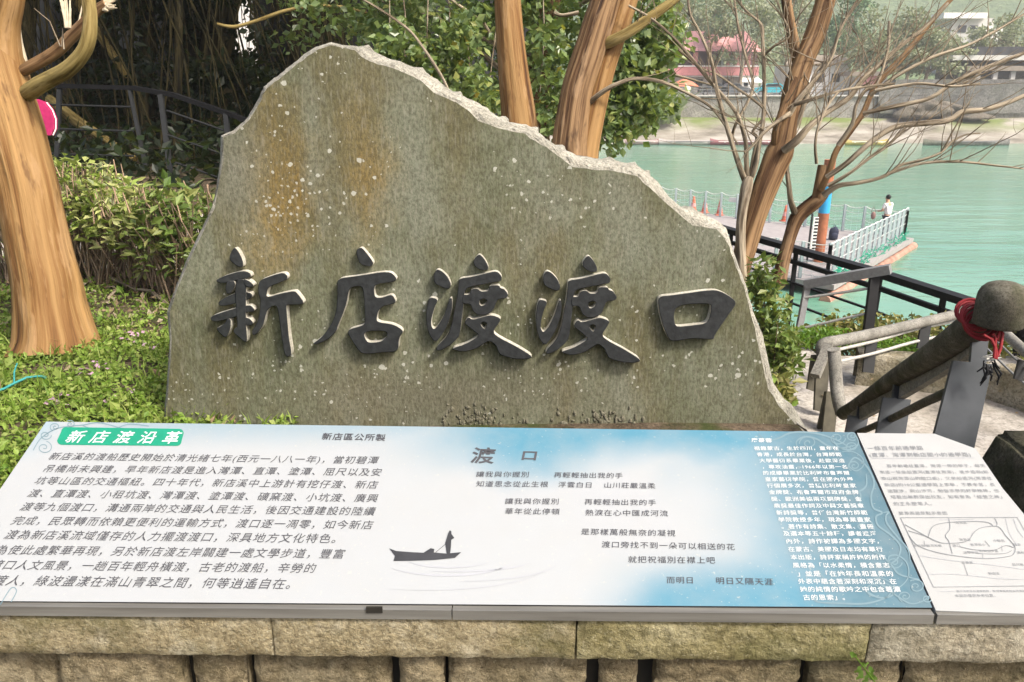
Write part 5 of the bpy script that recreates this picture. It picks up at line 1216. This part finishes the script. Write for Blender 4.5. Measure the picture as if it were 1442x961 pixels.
# person standing at the corner, seen from behind
def skin(name, verts, edges, mat, parent, sub=2):
    me = bpy.data.meshes.new(name); me.from_pydata([v[:3] for v in verts], edges, []); o = bpy.data.objects.new(name, me); col.objects.link(o)
    mo = o.modifiers.new('s', 'SKIN'); sv = me.skin_vertices[0].data
    for v, s in zip(verts, sv): s.radius = (v[3], v[4] if len(v) > 4 else v[3])
    sv[0].use_root = True
    ss = o.modifiers.new('u', 'SUBSURF'); ss.levels = ss.render_levels = sub
    dg = bpy.context.evaluated_depsgraph_get(); dg.update(); m2 = bpy.data.meshes.new_from_object(o.evaluated_get(dg)); m2.name = name
    o.modifiers.clear(); o.data = m2; m2.materials.append(mat)
    for p in m2.polygons: p.use_smooth = True
    if parent: o.parent = parent
    return o
pr = thing('person', dk(.55, .55), 'black-haired person in white leaning on the landing stage corner railing', 'person', None, R(28))
body = [(0, 0, .92, .14, .1), (0, .02, 1.12, .13, .09), (0, .05, 1.34, .15, .09), (0, .08, 1.46, .055), (0, .11, 1.56, .075, .09), (0, .12, 1.66, .075, .09),
        (-.09, 0, .86, .085), (-.1, .03, .48, .06), (-.1, 0, .08, .045), (-.1, .14, .03, .035), (.09, 0, .86, .085), (.1, .03, .48, .06), (.1, 0, .08, .045), (.1, .14, .03, .035),
        (-.19, .05, 1.38, .055), (-.24, .12, 1.12, .042), (-.16, .34, 1.08, .034), (-.13, .40, 1.08, .028), (.19, .05, 1.38, .055), (.24, .12, 1.12, .042), (.16, .34, 1.08, .034), (.13, .40, 1.08, .028)]
be = [(0, 1), (1, 2), (2, 3), (3, 4), (4, 5), (0, 6), (6, 7), (7, 8), (8, 9), (0, 10), (10, 11), (11, 12), (12, 13), (2, 14), (14, 15), (15, 16), (16, 17), (2, 18), (18, 19), (19, 20), (20, 21)]
skin('body', body, be, M['skin'], pr)
g2 = lambda i, k: (*body[i][:3], *[x + k for x in body[i][3:]])
skin('shirt', [g2(0, .03), g2(1, .03), g2(2, .025), (0, .065, 1.42, .08), g2(14, .02), (-.225, .1, 1.2, .062), g2(18, .02), (.225, .1, 1.2, .062)], [(0, 1), (1, 2), (2, 3), (2, 4), (4, 5), (2, 6), (6, 7)], M['shirt'], pr)
skin('trousers', [(0, 0, .93, .15, .12), g2(6, .02), g2(7, .022), (-.1, 0, .14, .06), g2(10, .02), g2(11, .022), (.1, 0, .14, .06)], [(0, 1), (1, 2), (2, 3), (0, 4), (4, 5), (5, 6)], M['trouser'], pr)
mb = MB(); mb.ell((0, .085, 1.66), (.098, .10, .105), 14, 10); mb.build('hair', M['hair'], pr, True)
pr.scale = (.93, .93, .93)
mb = MB()
mb.ell((0, .215, 1.60), (.014, .022, .02), 8, 6); mb.build('nose', M['skin'], pr, True)
sb = thing('shoulder_bag', dk(.75, .75, .75), 'reddish brown bag hanging by the person on the landing stage', 'bag')
b0 = Vector(sb.location); mb = MB(); mb.ell(b0 + Vector((-.28, 0, .12)), (.09, .07, .15), 12, 8); mb.build('pouch', flat('red_brown_bag', (.22, .13, .12), .8), sb)
mb = MB(); mb.tube([b0 + Vector((-.38, 0, .25)), b0 + Vector((-.3, .03, .45)), b0 + Vector((-.2, 0, .25))], [.012] * 3, 6); mb.build('strap', flat('bag_strap', (.12, .05, .05), .8), sb)
# ================================================================== FAR BANK
def Yr(x0, y0, x1, y1, Y):
    a = hit(x0, y0, Vector((0, Y, 0)), Vector((0, -1, 0))); b = hit(x1, y1, Vector((0, Y, 0)), Vector((0, -1, 0))); return a.x, b.x, b.z, a.z
def pbox(mb, x0, y0, x1, y1, Y, dep, mi=0):
    a, b, c, d = Yr(x0, y0, x1, y1, Y); mb.box(((a + b) / 2, Y + dep / 2, (c + d) / 2), (b - a, dep, d - c), mi=mi)
M['fwall'] = rough_stone('river_wall', (.20, .19, .17), (.30, .285, .26), (.42, .40, .36), .6, .5, .1, (.16, .17, .10), .6)
M['fdark'] = rough_stone('dark_river_wall', (.11, .11, .105), (.19, .185, .17), (.28, .27, .25), .5, .5, .1, (.13, .14, .09), .6)
fw = thing('river_wall', (30, 97, -1.6), 'long grey retaining wall holding up the road on the far bank', 'wall')
mb = MB(); mb.box((40, 97.2, -.5), (200, .5, 2.5)); mb.build('wall_face', M['fwall'], fw)
mb = MB(); mb.box((40, 97.05, .82), (200, .9, .16)); mb.build('wall_cap', M['grey_wall'], fw)
mb = MB()
for k in range(70): mb.box((-5 + k * 1.1, 97.1, 1.35), (.07, .07, .95))
for z in (1.15, 1.5, 1.82): mb.box((33, 97.1, z), (78, .06, .06))
mb.leafy = 1; mb.build('guard_rail', M['greymetal'], fw)
sw = thing('stepped_bank', (55, 96, -1.6), 'grey stepped stone embankment on the far bank at the right', 'embankment')
for k, (x0, y0, x1, y1, Y) in enumerate(((1240, 118, 1600, 160, 96.6), (1262, 112, 1600, 136, 98.2), (1240, 146, 1285, 150, 96.2), (1240, 155, 1285, 160, 95.9))):
    mb = MB(); pbox(mb, x0, y0, x1, y1, Y, 1.2); mb.build('stone_tier', M['fdark'], sw)
rk = thing('boulder', hit(1300, 160, Vector((0, 95, 0)), Vector((0, -1, 0))), 'large brownish rock outcrop at the foot of the stepped embankment', 'rock')
mb = MB(); mb.ell(hit(1302, 156, Vector((0, 95.4, 0)), Vector((0, -1, 0))), (2.9, 1.2, 1.15), 44, 26, 0, .9, 3); mb.ell(hit(1345, 160, Vector((0, 95.6, 0)), Vector((0, -1, 0))), (3.2, 1.2, .95), 44, 26, 0, .9, 5); mb.build('outcrop', rough_stone('tan_rock', (.16, .14, .11), (.26, .225, .18), (.36, .32, .26), 1.2, 1., .3), rk)
gc = Vector((0, 0, 0))
# pink house
hs = thing('pink_house', hit(1000, 134, Vector((0, 106, 0)), Vector((0, -1, 0))), 'two-storey house with pink sloping roof and pink balcony on the far bank', 'house')
mb = MB(); pbox(mb, 930, 106, 1066, 140, 106, 7); mb.build('ground_floor_wall', M['grey_wall'], hs)
mb = MB(); pbox(mb, 936, 72, 1066, 108, 107.6, 6); mb.build('upper_wall', flat('shaded_veranda_wall', (.16, .10, .10), .9), hs)  # dark colour paints the shade inside the veranda recess
mb = MB(); pbox(mb, 928, 94, 1068, 107, 104.4, .3); bal = mb.build('balcony', M['pinkwall'], hs)
mb = MB(); pbox(mb, 928, 92.5, 1069, 94.2, 104.3, .5); mb.build('balcony_cap', M['white'], bal)
mb = MB(); pbox(mb, 928, 106.5, 1068, 108, 104.4, 3.2); mb.build('balcony_floor', M['grey_wall'], hs)
for x, w_, m in ((977, 5, 'pinkwall'), (1018, 3, 'white'), (1024, 4, 'pinkwall'), (1029, 3, 'white'), (1037, 6, 'pinkroof'), (1052, 4, 'pinkwall')):
    mb = MB(); pbox(mb, x, 74, x + w_, 94, 104.9, .4); mb.build('column', M[m], hs)
for x in (980, 1018, 1048): mb = MB(); pbox(mb, x, 112, x + 9, 121, 105.9, .2); mb.build('window', M['glassdark'], hs)
mb = MB(); a = Yr(962, 46, 1066, 72, 104); P = lambda x, y, Y: hit(x, y, Vector((0, Y, 0)), Vector((0, -1, 0)))
mb.poly([P(958, 72, 104), P(972, 47, 107), P(1050, 47, 107), P(1072, 73, 104)], Vector((0, .15, .25))); rf = mb.build('roof', M['pinkroof'], hs)
mb = MB()
for k in range(14): x = 962 + k * 8; mb.bar(P(x, 72, 103.95), P(972 + (x - 962) * .75, 48, 106.95), .10, .10)
mb.leafy = 1; mb.build('roof_ribs', M['pinkroof'], rf)
aw = thing('white_awning', P(1058, 134, 103), 'white awning on posts between the pink house and the turquoise car', 'awning')
mb = MB(); mb.poly([P(1040, 116, 103), P(1046, 109, 105), P(1066, 109, 105), P(1076, 117, 103)], Vector((0, 0, .1))); mb.build('canopy', M['white'], aw)
for x in (1044, 1054, 1072): mb = MB(); pbox(mb, x, 116, x + 2, 134, 103.2, .2); mb.build('post', M['white'], aw)
um = thing('orange_parasol', P(965, 132, 101.5), 'orange parasol in front of the pink house on the far road', 'parasol')
c = P(963, 122, 101.5); mb = MB(); mb.lathe(c, [(1.9, 0), (1.2, .45), (.0, .95)], 8); mb.build('canopy', flat('orange_canvas', (.62, .20, .12), .8), um); mb = MB(); mb.tube([c + Vector((0, 0, .8)), c - Vector((0, 0, 1.4))], [.05, .05], 6); mb.build('pole', M['greymetal'], um)
h2 = thing('pale_house', P(1160, 134, 108), 'low pale house with a brown roof behind the leaning trunk on the far bank', 'house')
mb = MB(); pbox(mb, 1112, 92, 1192, 136, 108, 6); mb.build('wall', M['white'], h2)
mb = MB(); mb.poly([P(1106, 92, 107.3), P(1116, 80, 110), P(1190, 80, 110), P(1198, 92, 107.3)], Vector((0, 0, .2))); mb.build('roof', M['brownroof'], h2)
for x in (1150, 1172): mb = MB(); pbox(mb, x, 104, x + 10, 116, 107.9, .2); mb.build('window', M['glassdark'], h2)
st2 = thing('roadside_stall', P(1225, 134, 104), 'small stall with a pink sign and brown roof on the far road', 'stall')
mb = MB(); pbox(mb, 1205, 108, 1246, 134, 104, 3); mb.build('wall', M['grey_wall'], st2); mb = MB(); pbox(mb, 1212, 106, 1236, 119, 103.8, .15); mb.build('sign', M['pinkroof'], st2); mb = MB(); pbox(mb, 1200, 101, 1252, 107, 103, 4); mb.build('roof', M['brownroof'], st2)
rb = thing('riverside_pavilion', P(1400, 120, 102), 'grey two-tier riverside pavilion with pale roof slabs at the right', 'building')
for x0, y0, x1, y1, Y, m, nm in ((1350, 80, 1600, 116, 104, 'fdark', 'wall'), (1342, 78, 1600, 85, 101.5, 'grey_wall', 'roof'), (1362, 93, 1600, 100, 100.5, 'brownroof', 'roof'), (1368, 66, 1600, 80, 105, 'dark_wall', 'wall')):
    mb = MB(); pbox(mb, x0, y0, x1, y1, Y, 5); mb.build(nm, M[m], rb)
for x in (1376, 1400, 1425): mb = MB(); pbox(mb, x, 100, x + 3, 118, 100.9, .3); mb.build('column', M['grey_wall'], rb)
for x in (1382, 1406): mb = MB(); pbox(mb, x, 101, x + 16, 110, 103.9, .2); mb.build('window', M['glassdark'], rb)
wb = thing('white_building', P(1370, 60, 150), 'white flat-roofed building rising above the trees at the upper right', 'building')
for x0, y0, x1, y1, Y, m, nm in ((1342, 26, 1386, 110, 150, 'grey_wall', 'wall'), (1330, 18, 1390, 26, 149, 'white', 'roof'), (1380, 40, 1400, 110, 149, 'white', 'wall')):
    mb = MB(); pbox(mb, x0, y0, x1, y1, Y, 7); mb.build(nm, M[m], wb)
for x in (1350, 1366): mb = MB(); pbox(mb, x, 36, x + 10, 46, 149.9, .3); mb.build('window', M['glassdark'], wb)
# cars
def car(name, label, x, Y, mat, flip=1, L=4.0, group='cars parked on the far road'):
    p = P(x, 135, Y); p.z = .78
    t = thing(name, p, label, 'car', group); k = L / 4.
    mb = MB(); prof = [(-2, .35), (-2, .75), (-1.85, .9), (-1.1, .98), (-.55, 1.42), (.9, 1.45), (1.6, .98), (1.95, .9), (2, .6), (2, .35)]
    mb.poly([(p.x + a * k * flip, p.y - .8, p.z + b) for a, b in prof], Vector((0, 1.6, 0))); mb.build('body', mat, t)
    mb = MB(); mb.poly([(p.x + a * k * flip, p.y - .83, p.z + b) for a, b in ((-.95, 1.0), (-.5, 1.36), (.8, 1.38), (1.35, 1.0))], Vector((0, .02, 0))); mb.build('side_window', M['glassdark'], t)
    for a in (-1.25, 1.25):
        mb = MB(); mb.tube([(p.x + a * k, p.y - .86, p.z + .3), (p.x + a * k, p.y - .6, p.z + .3)], [.32, .32], 16); wh = mb.build('wheel', M['tyre'], t)
        mb = MB(); mb.tube([(p.x + a * k, p.y - .88, p.z + .3), (p.x + a * k, p.y - .85, p.z + .3)], [.18, .18], 12); mb.build('rim', M['greymetal'], wh)
    mb = MB(); mb.box((p.x - 1.97 * k * flip, p.y - .6, p.z + .7), (.08, .3, .14)); mb.build('headlight', M['white'], t)
    return t
car('parked_car', 'turquoise parked car on the far road beside the leaning trunk', 1083, 99.5, flat('turquoise_car_paint', (.05, .38, .46), .3), 1, 4.1)
car('parked_car', 'dark parked car in front of the pink house, left one', 1003, 100.5, flat('dark_car_paint', (.05, .055, .06), .3), 1, 3.4); car('parked_car', 'dark grey parked car in front of the pink house, near the awning', 1032, 100.5, flat('grey_car_paint', (.10, .11, .12), .3), -1, 3.8)
# boats along the shore
def boat(label, x0, x1, y, Y, mat, trim):
    a = hit(x0, y, Vector((0, Y, 0)), Vector((0, -1, 0))); b = hit(x1, y, Vector((0, Y, 0)), Vector((0, -1, 0))); L = b.x - a.x
    t = thing('rowing_boat', ((a.x + b.x) / 2, Y, WATER), label, 'boat', 'long boats moored along the far shore')
    mb = MB(); n = 18; vs = []
    for i in range(n + 1):
        u = i / n; wd = .62 * math.sin(math.pi * min(max(u, .02), .98)) ** .45; sh = .28 * (2 * u - 1) ** 4
        x = a.x + L * u
        for yy, zz in ((-1, .42 + sh), (-.75, .05), (0, -.1), (.75, .05), (1, .42 + sh), (.85, .40 + sh), (0, .12), (-.85, .40 + sh)): vs.append((x, Y + yy * wd, WATER + zz))
    mb.add(vs, [(i * 8 + k, i * 8 + (k + 1) % 8, (i + 1) * 8 + (k + 1) % 8, (i + 1) * 8 + k) for i in range(n) for k in range(8)], 0, True); mb.build('hull', mat, t)
    for u in (.2, .35, .5, .65, .8): mb = MB(); mb.box((a.x + L * u, Y, WATER + .32), (.25, .9, .05)); mb.build('seat', trim, t)
    mb = MB(); mb.box(((a.x + b.x) / 2, Y - .60, WATER + .40), (L * .8, .05, .06)); mb.build('gunwale', trim, t)
boat('long white boat moored at the far shore', 928, 1012, 199, 87.4, flat('pale_boat', (.42, .38, .36), .6), M['greymetal']); boat('long dark red boat moored at the far shore', 1000, 1100, 200.5, 87.0, flat('maroon_boat', (.22, .08, .09), .5), M['white'])
boat('long yellow boat moored at the far shore right of the leaning trunk', 1190, 1250, 204, 86.6, flat('dull_yellow_boat', (.42, .33, .10), .6), M['white'])
boat('faded pink boat nearest the leafy tree at the far shore', 880, 930, 196, 87.8, flat('faded_boat', (.35, .24, .23), .6), M['white']); boat('grey boat lying at the far shore toward the right edge', 1300, 1420, 205, 86.6, M['fdark'], M['greymetal'])
# trees on the far bank
q = random.Random(77)
def tree_far(label, x, ytop, ybase, Y, wpx, mat, n=2000, name='broadleaf_tree', size=.55):
    b = P(x, ybase, Y); top = P(x, ytop, Y); sc1 = (Y) / FPX; rw = wpx * sc1 / 2; H = top.z - b.z
    t = thing(name, b, label, 'tree', 'trees on the far bank')
    mb = MB(); mb.tube([b, b + Vector((q.uniform(-.3, .3), 0, H * .35)), b + Vector((q.uniform(-.5, .5), 0, H * .75))], [.28, .2, .08], 8, .1)
    for k in range(5):
        a = b + Vector((0, 0, H * q.uniform(.25, .5))); mb.tube([a, a + Vector((q.uniform(-.7, .7) * rw, q.uniform(-.5, .5), H * q.uniform(.2, .45)))], [.12, .03], 6)
    mb.build('trunk', M['twig'], t)
    bl = []
    for k in range(15):
        u = q.uniform(.38, 1); bl.append((b + Vector((q.uniform(-1, 1) * rw * .8 * math.sqrt(max(.1, 1 - ((u - .65) / .45) ** 2)), q.uniform(-1, 1) * rw * .5, H * u - .4)), (rw * .34, rw * .34, H * .11), 1))
    mb = MB(); leaves(mb, n, blobf(bl), size, q, .4, .7, .2); leafobj(mb, 'crown', mat, t)
for a in (('olive tree leaning over the pink house roof', 1040, -6, 134, 103.0, 110, M['leaf_far']), ('pale tree left of the pink house, behind the leafy tree', 945, -15, 134, 110, 100, M['leaf_far']),
    ('pale olive tree behind the awning and turquoise car', 1100, -18, 134, 111, 120, M['leaf_far']), ('fresh green tree at the upper edge between the trunks', 1000, -40, 134, 125, 120, M['leaf_fargreen']),
    ('darker blue-green tree right of the leaning trunk', 1185, -25, 134, 114, 90, M['leaf_fargreen']), ('pale tree over the roadside stall', 1240, 15, 134, 106, 110, M['leaf_far']),
    ('low olive tree left of the riverside pavilion', 1300, 42, 125, 103, 120, M['leaf_far']), ('olive tree in front of the white building', 1345, 40, 118, 108, 90, M['leaf_far']),
    ('pale tree right of the white building', 1420, 22, 118, 112, 110, M['leaf_far']), ('green tree at the right edge above the pavilion', 1480, -5, 118, 118, 110, M['leaf_fargreen']), ('bushy olive tree above the pale house', 1150, 5, 120, 120, 110, M['leaf_far']),
    ('tall pale tree behind the roadside stall', 1275, 30, 120, 122, 90, M['leaf_far'])): tree_far(*a, n=2200)
# bamboo-like reeds at the shore by the leafy tree
rd = thing('reed_clump', P(925, 175, 94), 'tall green reed clump on the far shore beside the leafy tree', 'reeds')
mb = MB()
for k in range(340):
    a = P(q.uniform(893, 955), q.uniform(160, 176), q.uniform(92.5, 95)); dv = Vector((q.uniform(-.5, .5), q.uniform(-.2, .2), 1)) * q.uniform(1.5, 4.0); s = Vector((.09, 0, 0))
    mb.add([a - s, a + s, a + dv * .6 + s + Vector((dv.x * .1, 0, 0)), a + dv * 1.0 + Vector((dv.x * .8, 0, -.3)), a + dv * .6 - s], [(0, 1, 2, 3, 4)])
leafobj(mb, 'blades', leafmat('reed_blade', [(.12, .18, .06), (.2, .25, .1), (.26, .3, .15)], .3), rd)

# pale river air
mb = MB(); mb.box((60, 440, 47), (1100, 1200, 108)); hzo = mb.build('haze', None); 
g = G('river_air'); vol = g.n('ShaderNodeVolumePrincipled'); vol.inputs['Density'].default_value = .0013; vol.inputs['Color'].default_value = (.93, .95, .96, 1); vol.inputs['Anisotropy'].default_value = .3
for l in list(g.o.inputs[0].links): g.t.links.remove(l)
g.t.links.new(vol.outputs[0], g.o.inputs['Volume']); hzo.data.materials.clear(); hzo.data.materials.append(g.m); setp(hzo, kind='stuff')
